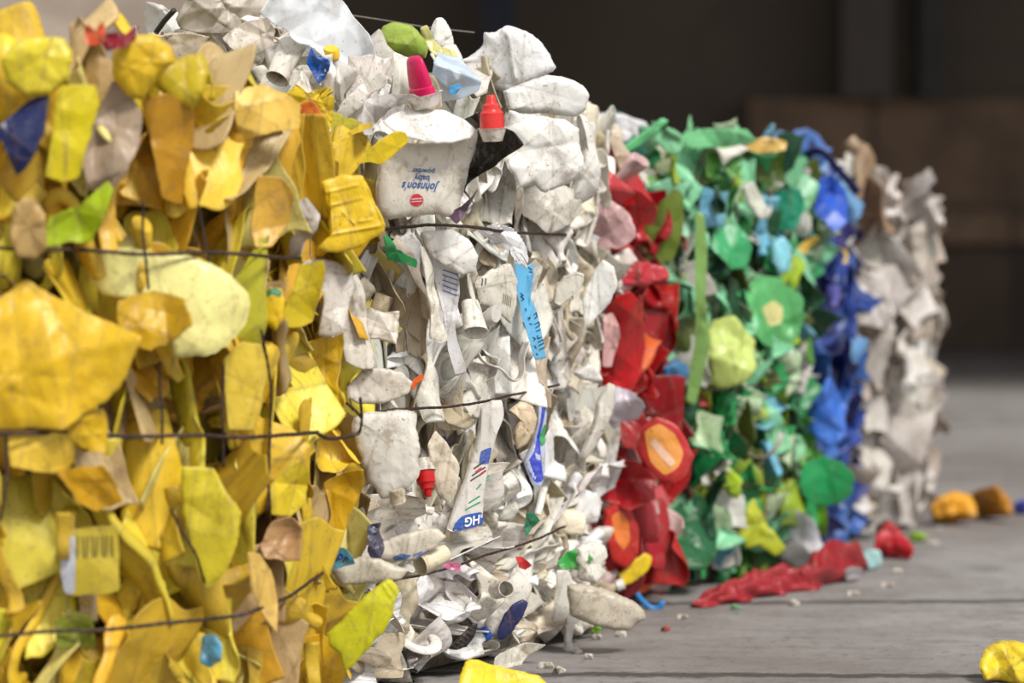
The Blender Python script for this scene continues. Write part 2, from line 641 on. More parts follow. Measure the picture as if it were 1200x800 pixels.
def concrete_floor():
    t = NT('worn_concrete')
    tc = t.n('ShaderNodeTexCoord')
    v = tc.outputs['Object']

    def noise(scale, detail=6, ro=0.6, vec=v):
        n = t.n('ShaderNodeTexNoise', Scale=scale, Detail=detail, Roughness=ro)
        t.l(vec, n.inputs['Vector'])
        return n.outputs[0]
    big, med, fine, grit = noise(0.7), noise(5), noise(45, 6, 0.7), noise(320, 3, 0.7)
    mp = t.n('ShaderNodeMapping')
    mp.inputs['Scale'].default_value = (1.6, 4.5, 1)
    mp.inputs['Rotation'].default_value = (0, 0, 0.25)
    t.l(v, mp.inputs['Vector'])
    brush = noise(5, 6, 0.65, mp.outputs[0])
    c = t.mix(t.ramp(big, 0.35, 0.65), srgb(148, 143, 140), srgb(120, 113, 108))
    c = t.mix(t.ramp(med, 0.42, 0.70, 0, 0.55), c, srgb(104, 96, 91))
    c = t.mix(t.ramp(brush, 0.46, 0.70, 0, 0.45), c, srgb(90, 84, 80))
    c = t.mix(t.ramp(fine, 0.54, 0.68, 0, 0.7), c, srgb(80, 74, 70))
    c = t.mix(t.ramp(grit, 0.66, 0.72, 0, 0.7), c, srgb(200, 196, 190))
    c = t.mix(t.ramp(grit, 0.36, 0.30, 0, 0.7), c, srgb(55, 50, 48))
    # joints between slabs: lines of y with a wandering edge
    sx = t.n('ShaderNodeSeparateXYZ')
    t.l(v, sx.inputs[0])
    wv = t.math('MULTIPLY', t.math('SUBTRACT', noise(6, 5, 0.7), 0.5), 0.10)
    dmin = None
    for yj, sl in ((4.02, 0.02), (4.80, -0.05), (7.4, -0.05), (9.6, 0)):
        d = t.math('ABSOLUTE', t.math('SUBTRACT', t.math('ADD', sx.outputs[1], t.math('ADD', wv, t.math('MULTIPLY', sx.outputs[0], sl))), yj))
        dmin = d if dmin is None else t.math('MINIMUM', dmin, d)
    j = t.ramp(dmin, 0.008, 0.030, 0.85, 0)
    c = t.mix(j, c, srgb(50, 45, 42))
    p = t.n('ShaderNodeBsdfPrincipled', Roughness=0.8)
    t.l(c, p.inputs['Base Color'])
    b = t.n('ShaderNodeBump', Strength=0.5, Distance=0.01)
    t.l(t.math('SUBTRACT', t.math('ADD', t.math('MULTIPLY', fine, 1.0), t.math('MULTIPLY', brush, 0.4)), t.math('MULTIPLY', j, 1.2)), b.inputs['Height'])
    t.l(b.outputs[0], p.inputs['Normal'])
    o = t.n('ShaderNodeOutputMaterial')
    t.l(p.outputs[0], o.inputs[0])
    return t.m


fl = new('floor', box_mesh('floor', -14, 14, -8, 17, -0.2, 0, concrete_floor()))
tag(fl, 'worn grey concrete yard floor with joints and grit', None, None, 'structure')


def block_wall_mat(name, a, b, mortar, bw, bh):
    t = NT(name)
    tc = t.n('ShaderNodeTexCoord')
    mp = t.n('ShaderNodeMapping')
    mp.inputs['Rotation'].default_value = (math.pi / 2, 0, 0)
    mp.inputs['Location'].default_value = (0.42, 0, 0.0)
    t.l(tc.outputs['Object'], mp.inputs['Vector'])
    br = t.n('ShaderNodeTexBrick', Color1=a, Color2=b, Mortar=mortar, Scale=1.0)
    br.inputs['Brick Width'].default_value = bw
    br.inputs['Row Height'].default_value = bh
    br.inputs['Mortar Size'].default_value = 0.03
    br.inputs['Mortar Smooth'].default_value = 0.6
    t.l(mp.outputs[0], br.inputs['Vector'])
    n = t.n('ShaderNodeTexNoise', Scale=1.6, Detail=7.0, Roughness=0.7)
    t.l(tc.outputs['Object'], n.inputs['Vector'])
    c = t.mix(t.ramp(n.outputs[0], 0.35, 0.7, 0, 0.8), br.outputs[0], mortar)
    p = t.n('ShaderNodeBsdfPrincipled', Roughness=0.9)
    t.l(c, p.inputs['Base Color'])
    o = t.n('ShaderNodeOutputMaterial')
    t.l(p.outputs[0], o.inputs[0])
    return t.m


WALL_Y = 16.2
bm1 = block_wall_mat('stained_concrete_blocks', srgb(140, 112, 88), srgb(120, 96, 76), srgb(70, 58, 48), 1.85, 0.95)
bm2 = block_wall_mat('dark_lower_blocks', srgb(84, 68, 54), srgb(70, 58, 48), srgb(48, 40, 34), 1.85, 0.7)
bm3 = flat_mat('dark_cladding', srgb(84, 71, 58), 0.8, 0.0, 0.5, 1.0, srgb(68, 60, 52))
w_up = new('wall_rear', box_mesh('wall_rear', -14, 14, WALL_Y, WALL_Y + 0.3, 0, 7.0, bm3))
tag(w_up, 'dark cladding of the shed rear wall', None, None, 'structure')
wm = new('trim_1', box_mesh('trim_1', 1.55, 12, WALL_Y - 0.35, WALL_Y - 0.01, 0.72, 1.66, bm1))
tag(wm, 'brownish course of large concrete blocks along the rear wall', None, None, 'structure')
wl = new('trim_2', box_mesh('trim_2', -12, 12, WALL_Y - 0.45, WALL_Y - 0.01, 0.0, 0.70, bm2))
tag(wl, 'dark lowest course of concrete blocks along the rear wall', None, None, 'structure')
for i, (x0, x1, c) in enumerate(((-0.20, 0.02, (30, 36, 52)), (2.12, 2.45, (70, 60, 51)), (2.62, 2.80, (40, 34, 30)))):
    o = new('trim_%d' % (i + 3), box_mesh('trim', x0, x1, WALL_Y - 0.6, WALL_Y - 0.3, 1.66, 7.0, flat_mat('post_paint', srgb(*c), 0.7, 0, 0.3, 3.0)))
    tag(o, ['dark navy steel post on the rear wall', 'wide dull brown post on the rear wall', 'narrow black post on the rear wall'][i], None, None, 'structure')
roof = new('ceiling', box_mesh('ceiling', -14, 14, 9.0, 17, 5.0, 5.2, flat_mat('roof_sheet', srgb(60, 54, 48), 0.8)))
tag(roof, 'dark shed roof', None, None, 'structure')
for nm, x in (('wall_right', 13.7), ('wall_left', -14)):
    o = new(nm, box_mesh(nm, x, x + 0.3, 9.0, 17, 0, 5.0, bm3))
    tag(o, 'dark side wall of the shed', None, None, 'structure')
pier = new('wall_end', box_mesh('wall_end', -5.5, -0.98, 8.3, 8.7, 0, 3.2, flat_mat('pale_render', srgb(168, 152, 136), 0.85, 0, 0.55, 1.8, srgb(112, 98, 86))))
tag(pier, 'pale beige rendered wall end behind the bales', None, None, 'structure')

# ------------------------------------------------------------------ bale faces


class Face:
    def __init__(s, path, inset=0.06):
        P = []
        for px, Y, tpy in path:
            P.append(((px - 600) / F * Y, Y, CAMZ + (285 - tpy) * Y / F, px))
        s.P = np.array(P)
        seg = np.hypot(np.diff(s.P[:, 0]), np.diff(s.P[:, 1]))
        s.s = np.concatenate([[0], np.cumsum(seg)])
        s.L = s.s[-1]

    def xy(s, a):
        return np.array([np.interp(a, s.s, s.P[:, 0]), np.interp(a, s.s, s.P[:, 1])])

    def top(s, a):
        return float(np.interp(a, s.s, s.P[:, 2]))

    def nrm(s, a):
        d = s.xy(min(a + 0.05, s.L)) - s.xy(max(a - 0.05, 0))
        d /= np.linalg.norm(d) + 1e-9
        return np.array([d[1], -d[0], 0.0])

    def Ypx(s, px):
        return float(np.interp(px, s.P[:, 3], s.P[:, 1]))


BALES = {
    'yellow': Face([(-150, 3.24, 15), (0, 3.28, 40), (150, 3.36, 52), (240, 3.42, 85), (300, 3.47, 112), (350, 3.56, 140), (395, 3.74, 165), (408, 3.98, 185)]),
    'white': Face([(372, 3.80, 95), (450, 3.88, 88), (540, 4.02, 85), (610, 4.17, 85), (660, 4.33, 112), (695, 4.50, 150), (704, 4.85, 165)]),
    'pile': Face([(150, 4.08, 40), (230, 4.04, 22), (330, 4.0, 20), (400, 3.96, 60), (450, 3.98, 90)]),
    'red': Face([(680, 4.62, 190), (725, 4.68, 205), (758, 4.80, 235), (764, 5.1, 260)]),
    'green': Face([(728, 4.90, 160), (800, 4.98, 150), (880, 5.14, 158), (935, 5.36, 180), (950, 5.70, 205)]),
    'blue': Face([(838, 5.75, 150), (925, 5.60, 152), (945, 5.56, 172), (978, 5.62, 206), (986, 5.95, 220)]),
    'grey': Face([(960, 5.85, 190), (1020, 5.90, 195), (1058, 6.02, 215), (1068, 6.4, 245)]),
}
WIREZ = {'yellow': (0.70, 0.455, 0.175), 'white': (0.735, 0.45, 0.17)}

PAL = {
    'yellow': [('golden yellow', (234, 196, 54), 5), ('lemon yellow', (230, 210, 66), 5.5), ('mustard yellow', (204, 168, 48), 3), ('amber', (228, 176, 46), 2.0),
               ('pale yellow', (234, 220, 128), 3), ('dusty tan', (196, 168, 118), 2.2), ('olive yellow', (192, 182, 46), 1.4), ('brownish', (150, 118, 74), 0.6)],
    'white': [('off-white', (238, 233, 222), 7), ('cream white', (232, 220, 196), 3.5), ('greyish white', (214, 210, 202), 2.5), ('bright white', (246, 245, 241), 5), ('dingy beige', (198, 182, 156), 1.4)],
    'red': [('crimson', (154, 12, 24), 4), ('scarlet', (182, 24, 28), 4), ('dark red', (112, 8, 16), 2.5), ('pinkish red', (206, 76, 84), 1.6), ('pale pink', (224, 190, 186), 2.0), ('orange', (222, 100, 40), 0.7)],
    'green': [('emerald green', (50, 160, 92), 5), ('dark green', (18, 78, 44), 3.2), ('mint green', (134, 206, 158), 6), ('leaf green', (92, 158, 60), 2.6), ('lime green', (176, 206, 60), 2.4),
              ('teal', (28, 130, 120), 1.2), ('pale green', (188, 214, 174), 2.6), ('whitish', (226, 224, 214), 3.0), ('deep olive', (90, 100, 36), 1.2), ('sky blue', (120, 190, 220), 0.9), ('sandy yellow', (216, 176, 70), 0.9), ('brick red', (176, 50, 40), 0.35)],
    'blue': [('royal blue', (42, 70, 148), 4), ('cobalt blue', (62, 108, 186), 3.4), ('navy', (30, 36, 92), 3), ('violet blue', (86, 84, 156), 2), ('light blue', (120, 170, 222), 1.2)],
    'grey': [('greyish beige', (190, 176, 162), 4), ('pale grey', (208, 201, 194), 4.5), ('dusty white', (226, 219, 210), 4), ('light brown', (160, 132, 106), 1.3)],
}
PAL['pile'] = PAL['white']
MAT = {'yellow': 'yellow', 'white': 'white', 'pile': 'white', 'red': 'colour', 'green': 'colour', 'blue': 'colour', 'grey': 'white'}
BNAME = {'yellow': 'yellow bale', 'white': 'white bale', 'pile': 'white bale', 'red': 'red bale', 'green': 'green bale', 'blue': 'blue bale', 'grey': 'pale grey bale'}


def pick(pal, r):
    w = np.array([p[2] for p in PAL[pal]])
    i = r.choice(len(w), p=w / w.sum())
    n, c, _ = PAL[pal][i]
    j = r.uniform(0.9, 1.06)
    c = [min(255, max(0, v * j + r.normal(0, 1.6))) for v in c]
    return n, srgb(*c)


# pressed filler behind the single pieces: one uncountable mass per bale
def build_core(key, backs, count, inset):
    r = np.random.default_rng(abs(hash(key)) % 1000 if False else sum(map(ord, key)))
    f = BALES[key]
    Vs, Fs, Ws, Cs = [], [], [], []
    nv = 0

    def add(V, Q, W, c):
        nonlocal nv
        Vs.append(V)
        Fs.extend((Q + nv).tolist())
        Ws.append(W)
        Cs.append(np.tile(np.array(c), (len(V), 1)))
        nv += len(V)
    # lumpy prism
    n = 40
    z0 = 0.0 if key != 'pile' else 0.80
    ss = np.linspace(0, f.L, n)
    front = []
    for a in ss:
        p = f.xy(a) - f.nrm(a)[:2] * inset
        front.append((p[0], p[1], f.top(a) - 0.05))
    m = 30
    V = []
    for i, (x, y, zt) in enumerate(front):
        for j in range(m):
            t = j / (m - 1)
            b = 0.012 * (r.random() - 0.5)
            nn = f.nrm(ss[i])
            V.append((x + nn[0] * b, y + nn[1] * b, z0 + 0.004 + (zt - z0) * t))
        bx, by = backs(x, y)
        V.append((bx, by, zt))
        V.append((bx, by, z0 + 0.004))
    V = np.array(V)
    Q = grid_faces(n, m + 2, True)
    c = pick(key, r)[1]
    dark = np.array(c) * np.array([0.55, 0.5, 0.42, 1])  # prism colour darkened to stand in for shade in gaps between pieces
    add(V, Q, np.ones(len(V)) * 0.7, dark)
    e1 = list(range(m + 2))
    e2 = [(n - 1) * (m + 2) + k for k in range(m + 2)][::-1]
    Fs.append(e1)
    Fs.append(e2)
    # packed scraps
    for k in range(count):
        a = r.uniform(0.0, f.L)
        zt = f.top(a)
        z = r.uniform(z0 + 0.02, zt - 0.01)
        V, Q, W = sheet(r, r.uniform(0.05, 0.11), r.uniform(0.06, 0.14), k=4, amp=0.35, bends=2, maxb=1.9, res=0.0075, thick=0.002, rad=0.016)
        nn = f.nrm(a)
        p = f.xy(a) - nn[:2] * (inset - r.uniform(0.0, 0.03))
        n2 = Vector(nn * 0.7 + np.array([r.normal(0, 0.7), -0.3, r.normal(0, 0.4)]))
        R = np.array(frame(n2, r.normal(0, 0.7)).to_3x3())
        V = V @ R.T + np.array([p[0], p[1], z])
        V[:, 2] = np.maximum(V[:, 2], 0.003)
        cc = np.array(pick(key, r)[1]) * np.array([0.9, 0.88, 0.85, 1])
        add(V, Q, W, cc)
    V = np.vstack(Vs)
    o = V.mean(0)
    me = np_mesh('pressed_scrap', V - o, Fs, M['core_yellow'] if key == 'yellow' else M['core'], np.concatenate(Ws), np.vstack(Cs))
    ob = new('pressed_scrap', me, o)
    tag(ob, {'pile': 'loose white scrap heaped on top of the white bale', 'yellow': 'mass of pressed scrap filling the yellow bale at the picture edge',
             }.get(key, 'mass of pressed scrap filling the ' + BNAME[key]), 'pressed scrap', None, 'stuff')
    return ob


build_core('yellow', lambda x, y: (x * 1.0, 4.0 if x < -0.3 else y + 0.1), 330, 0.085)
build_core('white', lambda x, y: (x - 0.45, y + 0.28), 420, 0.06)
build_core('pile', lambda x, y: (x, y + 0.45), 120, 0.05)
build_core('red', lambda x, y: (x - 0.4, y + 0.25), 70, 0.05)
build_core('green', lambda x, y: (x - 0.3, y + 0.45), 240, 0.05)
build_core('blue', lambda x, y: (x - 0.2, y + 0.3), 90, 0.05)
build_core('grey', lambda x, y: (x - 0.2, y + 0.8), 90, 0.05)

# ------------------------------------------------------------------ hero pieces traced to size at their own place
HEROES = []   # (px, py, reference phrase, radius px)


def smooth_loop(pts, n=110, sharp=0.5):
    P = np.array(pts, float)
    k = len(P)
    d = np.linalg.norm(np.roll(P, -1, 0) - P, axis=1)
    s = np.concatenate([[0], np.cumsum(d)])
    out = []
    for q in np.linspace(0, s[-1], n, endpoint=False):
        i = min(np.searchsorted(s, q, 'right') - 1, k - 1)
        t = (q - s[i]) / (d[i] + 1e-9)
        p0, p1, p2, p3 = P[(i - 1) % k], P[i], P[(i + 1) % k], P[(i + 2) % k]
        cr = 0.5 * ((2 * p1) + (-p0 + p2) * t + (2 * p0 - 5 * p1 + 4 * p2 - p3) * t * t + (-p0 + 3 * p1 - 3 * p2 + p3) * t ** 3)
        ln = p1 + (p2 - p1) * t
        out.append(cr * (1 - sharp) + ln * sharp)
    return np.array(out)


def hero_mesh(name, loop, Y, yaw=0.0, th=0.012, sheet_t=None, k=5, amp=0.2, seed=1, mat=None, vert=0.3, emboss=None, sharp=0.75, tiltx=0.0, edge=0.5, jag=0.0, cones=2, rings=26, lip=0.0, bulge=0.0):
    r = np.random.default_rng(seed)
    L = smooth_loop(loop, 110, sharp)
    th = th * 0.62
    k = k + 2
    amp = amp * 1.25
    wob = np.convolve(np.tile(r.normal(0, 1, 110), 3), np.ones(5) / 5, 'same')[110:220]
    L = L + (L - L.mean(0)) / (np.linalg.norm(L - L.mean(0), axis=1, keepdims=True) + 1e-6) * wob[:, None] * 0.022 * min(np.ptp(L[:, 0]), np.ptp(L[:, 1]))
    if jag:
        L = L + r.normal(0, jag, L.shape)
    c = (L.min(0) + L.max(0)) / 2
    cc = L.mean(0)
    s = Y / F
    B = np.stack([(L[:, 0] - cc[0]) * s / math.cos(yaw), -(L[:, 1] - cc[1]) * s / math.cos(tiltx)], 1)
    nr = rings
    rr = np.linspace(0, 1, nr + 1)[1:] ** 0.85
    X = np.concatenate([[0], (rr[:, None] * B[:, 0]).ravel()])
    Z = np.concatenate([[0], (rr[:, None] * B[:, 1]).ravel()])
    R = np.concatenate([[0], np.repeat(rr, len(L))])
    size = (np.ptp(B[:, 0]) + np.ptp(B[:, 1])) / 2
    h, W = crease_field(r, X, Z, k, amp, size, vert, cones)
    cv = r.uniform(-7, 7)
    ct = r.normal(0, 0.3)
    if sheet_t is not None and size > 0.05:
        h += cv * (X * math.cos(ct) + Z * math.sin(ct)) ** 2
    h -= h.mean()
    W = W * 0.75 + edge * R ** 16
    if emboss:
        for (x0, y0, x1, y1, wd, hh) in emboss:
            a = np.array([(x0 - cc[0]) * s / math.cos(yaw), -(y0 - cc[1]) * s])
            b = np.array([(x1 - cc[0]) * s / math.cos(yaw), -(y1 - cc[1]) * s])
            ab = b - a
            t = np.clip(((X - a[0]) * ab[0] + (Z - a[1]) * ab[1]) / (ab @ ab + 1e-12), 0, 1)
            d = np.hypot(X - a[0] - t * ab[0], Z - a[1] - t * ab[1])
            h -= hh * np.exp(-(d / wd) ** 2)
            W += 0.35 * np.exp(-((d - wd * 1.3) / (wd * 0.4)) ** 2)
    na = len(L)
    tri = [[0, 1 + j, 1 + (j + 1) % na] for j in range(na)]
    Q = []
    for i in range(nr - 1):
        for j in range(na):
            a, b = 1 + i * na + j, 1 + i * na + (j + 1) % na
            Q.append([a, a + na, b + na, b])
    n = len(X)
    last = [1 + (nr - 1) * na + j for j in range(na)]
    if bulge:
        h = h - bulge * (1 - R ** 2)
    if sheet_t is None:
        dome = th * np.sqrt(np.maximum(0, 1 - R ** 5))
        A = np.stack([X, h - dome - (lip * np.exp(-((R - 0.9) / 0.05) ** 2)), Z], 1)
        Bk = np.stack([X, h + dome, Z], 1)
        V = np.vstack([A, Bk])
        Fc = [t[::-1] for t in tri] + [q[::-1] for q in Q] + [[x + n for x in t] for t in tri] + [[x + n for x in q] for q in Q]
        # stitch the shared border
        for j in range(na):
            a, b = last[j], last[(j + 1) % na]
            Fc.append([a, b, b + n, a + n])
    else:
        A = np.stack([X, h, Z], 1)
        q4 = np.array(Q)
        N = vnormals(A, q4)
        N[0] = (0, 1, 0)
        sg = np.sign(N[:, 1].mean()) or 1
        N *= sg
        V = np.vstack([A - N * sheet_t / 2, A + N * sheet_t / 2])
        Fc = [t[::-1] for t in tri] + [q[::-1] for q in Q] + [[x + n for x in t] for t in tri] + [[x + n for x in q] for q in Q]
        for j in range(na):
            a, b = last[j], last[(j + 1) % na]
            Fc.append([a, b, b + n, a + n])
    me = np_mesh(name, V, Fc, mat, wear=np.concatenate([W, W]))
    return me, cc, V[:n]


HG = {}


def hero(name, loop, bale, pro, color, label, cat, ref=None, mat=None, yaw=None, tilt=0.0, parent=None, Y=None, quiet=False, group=None, **kw):
    """bale: name of the face it sits on; pro: how far it stands out from it (m)"""
    L = np.array(loop, float)
    cx = L[:, 0].mean()
    if Y is None:
        Y = BALES[bale].Ypx(cx) - pro
    if yaw is None:
        yaw = {'yellow': 0.15, 'white': 0.42, 'pile': 0.0, 'red': 0.3, 'green': 0.4, 'blue': 0.4, 'grey': 0.3}.get(bale, 0)
    kw.setdefault('seed', int(abs(cx * 7 + L[:, 1].mean() * 3)) % 9973)
    me, cc, front = hero_mesh(name, loop, Y, yaw=yaw, mat=M[mat or MAT[bale]], tiltx=tilt, **kw)
    o = new(name, me, at(cc[0], cc[1], Y), color=srgb(*color) if max(color) > 1 else color)
    o.rotation_euler = (tilt, 0, yaw)
    tag(o, label, cat, group)
    if not quiet:
        HEROES.append((cc[0], cc[1], ref or ('the ' + cat), max(np.ptp(L[:, 0]), np.ptp(L[:, 1])) / 2, bale, Y))
    o['_Y'] = Y
    HG[o.name] = (front, cc, Y, yaw)
    del o['_Y']
    return o


def drape(parent, name, V2, faces, color_mat, lift=0.0007, smooth=False):
    """put a flat print (x,z in metres, parent space) onto the parent's front skin"""
    front = HG[parent.name][0]
    V = []
    for x, z in V2:
        d = (front[:, 0] - x) ** 2 + (front[:, 2] - z) ** 2
        idx = np.argpartition(d, 4)[:4]
        w = 1 / (d[idx] + 1e-8)
        y = (front[idx, 1] * w).sum() / w.sum()
        V.append((x, y - lift, z))
    me = np_mesh(name, V, faces, color_mat, smooth=smooth)
    o = bpy.data.objects.new(name, me)
    col.objects.link(o)
    o.parent = parent
    return o


def px_local(parent, px, py):
    front, cc, Y, yaw = HG[parent.name]
    s = Y / F
    return ((px - cc[0]) * s / math.cos(yaw), -(py - cc[1]) * s)


def print_poly(parent, name, loop, c, n=40, label=None, sharp=0.6, lift=0.0006, rough=0.5, rings=4):
    L = smooth_loop(loop, n, sharp)
    cc = L.mean(0)
    pts = [cc]
    for q in range(1, rings + 1):
        pts += list(cc + (L - cc) * q / rings)
    V2 = [px_local(parent, *p) for p in pts]
    Fc = [[0, 1 + (j + 1) % n, 1 + j] for j in range(n)]
    for q in range(rings - 1):
        for j in range(n):
            a, b = 1 + q * n + j, 1 + q * n + (j + 1) % n
            Fc.append([a, b, b + n, a + n])
    o = drape(parent, name, V2, Fc, flat_mat(name + '_ink', srgb(*c), rough, 0, 0.25, 150.0, srgb(150, 140, 125)), lift)
    if label:
        o['label'] = label
    return o


def text_mesh(body, shear=0.0, bold=0.0):
    cu = bpy.data.curves.new('lettering', 'FONT')
    cu.body = body
    cu.shear = shear
    cu.offset = bold
    cu.align_x = 'CENTER'
    cu.align_y = 'CENTER'
    cu.resolution_u = 3
    o = bpy.data.objects.new('lettering', cu)
    col.objects.link(o)
    dg = bpy.context.evaluated_depsgraph_get()
    dg.update()
    me = bpy.data.meshes.new_from_object(o.evaluated_get(dg))
    V = np.array([v.co[:] for v in me.vertices])
    Fc = [list(p.vertices) for p in me.polygons]
    bpy.data.objects.remove(o)
    bpy.data.curves.remove(cu)
    bpy.data.meshes.remove(me)
    return V, Fc


def print_text(parent, name, body, px, py, wpx, rot, c, shear=0.0, bold=0.01, hs=1.0, lift=0.0011, flip=False):
    V, Fc = text_mesh(body, shear, bold)
    V[:, :2] -= (V[:, :2].min(0) + V[:, :2].max(0)) / 2
    front, cc, Y, yaw = HG[parent.name]
    s = Y / F
    k = wpx * s / np.ptp(V[:, 0])
    x, z = V[:, 0] * k, V[:, 1] * k * hs
    if flip:
        x = -x
    ca, sa = math.cos(rot), math.sin(rot)
    ox, oz = px_local(parent, px, py)
    V2 = np.stack([(x * ca - z * sa) / math.cos(yaw) + ox, x * sa + z * ca + oz], 1)
    return drape(parent, name, V2, Fc, flat_mat(name + '_ink', srgb(*c), 0.5), lift)


def strokes(parent, name, segs, wpx, c, lift=0.0011):
    V2, Fc = [], []
    for pts in segs:
        for (a, b) in zip(pts[:-1], pts[1:]):
            a, b = np.array(a, float), np.array(b, float)
            d = (b - a) / (np.linalg.norm(b - a) + 1e-9)
            nn = np.array([-d[1], d[0]]) * wpx / 2
            i = len(V2)
            for q in (a - nn - d * wpx * 0.3, a + nn - d * wpx * 0.3, b + nn + d * wpx * 0.3, b - nn + d * wpx * 0.3):
                V2.append(px_local(parent, *q))
            Fc.append([i, i + 1, i + 2, i + 3])
    return drape(parent, name, V2, Fc, flat_mat(name + '_ink', srgb(*c), 0.6), lift)


# ---- yellow bale, standing out of its front face
hero('plastic_sheet', [(-60, 372), (0, 348), (32, 331), (90, 362), (163, 394), (152, 428), (126, 470), (100, 486), (72, 503), (20, 502), (-60, 502)], 'yellow', 0.075, (222, 180, 30),
     'very large smooth amber plastic panel with a raised peak at its top edge', 'plastic sheet', 'the very large amber panel', sheet_t=0.002, k=5, amp=0.22, seed=21, vert=0.7, sharp=0.8, bulge=0.02)
hero('crushed_container', [(103, 300), (135, 290), (170, 292), (225, 300), (268, 320), (288, 345), (284, 380), (268, 405), (240, 418), (205, 415), (196, 392), (200, 362), (160, 352), (122, 345), (106, 325)], 'yellow', 0.05, (226, 218, 138),
     'pale cream-yellow curved flattened container under the top wire', 'crushed container', 'the pale cream-yellow container', th=0.012, k=3, amp=0.12, seed=22)
hero('folded_scrap', [(140, 352), (180, 340), (214, 350), (224, 380), (200, 400), (176, 412), (150, 402), (138, 380)], 'yellow', 0.075, (206, 164, 28),
     'rounded amber scrap lying over the pale cream container', 'plastic scrap', 'the rounded amber scrap', sheet_t=0.002, k=5, amp=0.3, seed=23)
hero('crushed_bottle', [(4, 70), (20, 50), (50, 42), (74, 44), (84, 62), (80, 92), (58, 110), (30, 112), (8, 98)], 'yellow', 0.07, (214, 196, 44),
     'plump lemon-yellow flattened bottle at the top of the yellow bale above the navy sheet', 'bottle', 'the plump lemon bottle', th=0.02, k=4, amp=0.2, seed=24)
hero('plastic_sheet', [(-30, 152), (0, 148), (34, 116), (56, 112), (50, 150), (36, 190), (20, 205), (0, 160), (-30, 180)], 'yellow', 0.06, (14, 28, 78),
     'dark navy blue plastic sheet wedged between yellow pieces', 'plastic sheet', 'the navy blue sheet', mat='clean', sheet_t=0.002, k=4, amp=0.25, seed=25)
hero('plastic_sheet', [(72, 102), (112, 100), (116, 118), (104, 160), (92, 206), (74, 214), (54, 206), (62, 160)], 'yellow', 0.085, (208, 190, 14),
     'tall bright yellow vertical panel right of the navy sheet', 'plastic sheet', 'the tall bright yellow panel', sheet_t=0.002, k=3, amp=0.18, seed=26, vert=0.9)
hero('folded_scrap', [(132, 96), (150, 100), (166, 135), (164, 165), (146, 205), (128, 224), (104, 222), (96, 190), (112, 140)], 'yellow', 0.07, (168, 146, 122),
     'greyish brown folded scrap with a pale worn ridge', 'plastic scrap', 'the greyish brown scrap', sheet_t=0.002, k=6, amp=0.4, seed=27, vert=0.8, mat='white')
hero('crushed_bottle', [(132, 60), (150, 44), (180, 40), (202, 56), (205, 72), (184, 90), (168, 116), (150, 112), (134, 92)], 'yellow', 0.09, (214, 176, 24),
     'rounded golden bottle end crowning the yellow bale beside the crimson scrap', 'bottle', 'the golden bottle end', th=0.022, k=4, amp=0.25, seed=28)
hero('crushed_bottle', [(184, 78), (214, 66), (238, 62), (245, 84), (236, 112), (224, 128), (200, 118), (180, 98)], 'yellow', 0.06, (190, 166, 20),
     'olive yellow flattened bottle at the top edge next to the golden bottle end', 'bottle', 'the olive yellow top bottle', th=0.02, k=4, amp=0.25, seed=29)
hero('plastic_sheet', [(168, 122), (196, 112), (228, 126), (226, 165), (216, 205), (214, 240), (190, 232), (180, 180)], 'yellow', 0.05, (190, 138, 30),
     'brownish amber hanging panel below the golden bottle end', 'plastic sheet', 'the brownish amber panel', sheet_t=0.002, k=5, amp=0.3, seed=30, vert=0.8)
hero('plastic_sheet', [(54, 272), (60, 254), (96, 238), (126, 212), (132, 222), (124, 250), (104, 284), (80, 284), (54, 290)], 'yellow', 0.075, (166, 188, 18),
     'lime green torn sheet just above the top wire', 'plastic sheet', 'the lime green sheet', sheet_t=0.002, k=4, amp=0.25, seed=31)
hero('folded_scrap', [(18, 240), (38, 230), (52, 250), (54, 290), (40, 304), (20, 300), (12, 275)], 'yellow', 0.085, (182, 150, 92),
     'tan wrinkled scrap hanging over the top wire', 'plastic scrap', 'the tan scrap over the wire', th=0.012, k=5, amp=0.35, seed=32, vert=0.8)
hero('torn_film', [(120, 48), (134, 38), (150, 40), (158, 28), (160, 40), (150, 54), (134, 60), (124, 58)], 'yellow', 0.11, (150, 22, 46),
     'small crimson shredded scrap on top of the yellow bale', 'plastic scrap', 'the crimson scrap', mat='colour', sheet_t=0.001, k=8, amp=0.7, seed=33, jag=1.5)
hero('torn_film', [(99, 32), (104, 29), (112, 36), (118, 27), (122, 27), (123, 50), (110, 54), (100, 52)], 'yellow', 0.11, (226, 84, 28),
     'small orange-red torn film peeking above the yellow bale', 'plastic film', 'the orange-red film', mat='colour', sheet_t=0.001, k=4, amp=0.3, seed=34, sharp=0.9)
pk = hero('packet', [(74, 628), (86, 620), (136, 614), (138, 648), (140, 694), (112, 698), (80, 698), (70, 668)], 'yellow', 0.06, (190, 168, 50),
          'olive yellow printed packet with a silvery side strip and dark print lines', 'packet', 'the silver-edged packet', sheet_t=0.003, k=3, amp=0.12, seed=35, sharp=0.85)
print_poly(pk, 'silver_strip', [(76, 632), (88, 626), (89, 660), (87, 695), (76, 694), (72, 665)], (176, 178, 186), label='silvery strip', rough=0.3)
strokes(pk, 'print', [[(92 + i * 5.5, 628), (92 + i * 5.5 + (1 if i % 2 else -1), 652)] for i in range(8)], 2.2, (100, 92, 26))
hero('folded_scrap', [(66, 726), (90, 716), (108, 722), (110, 758), (92, 758), (68, 756)], 'yellow', 0.045, (112, 122, 20),
     'dark olive green scrap behind the lowest wire', 'plastic scrap', 'the dark olive scrap', sheet_t=0.002, k=4, amp=0.3, seed=36)
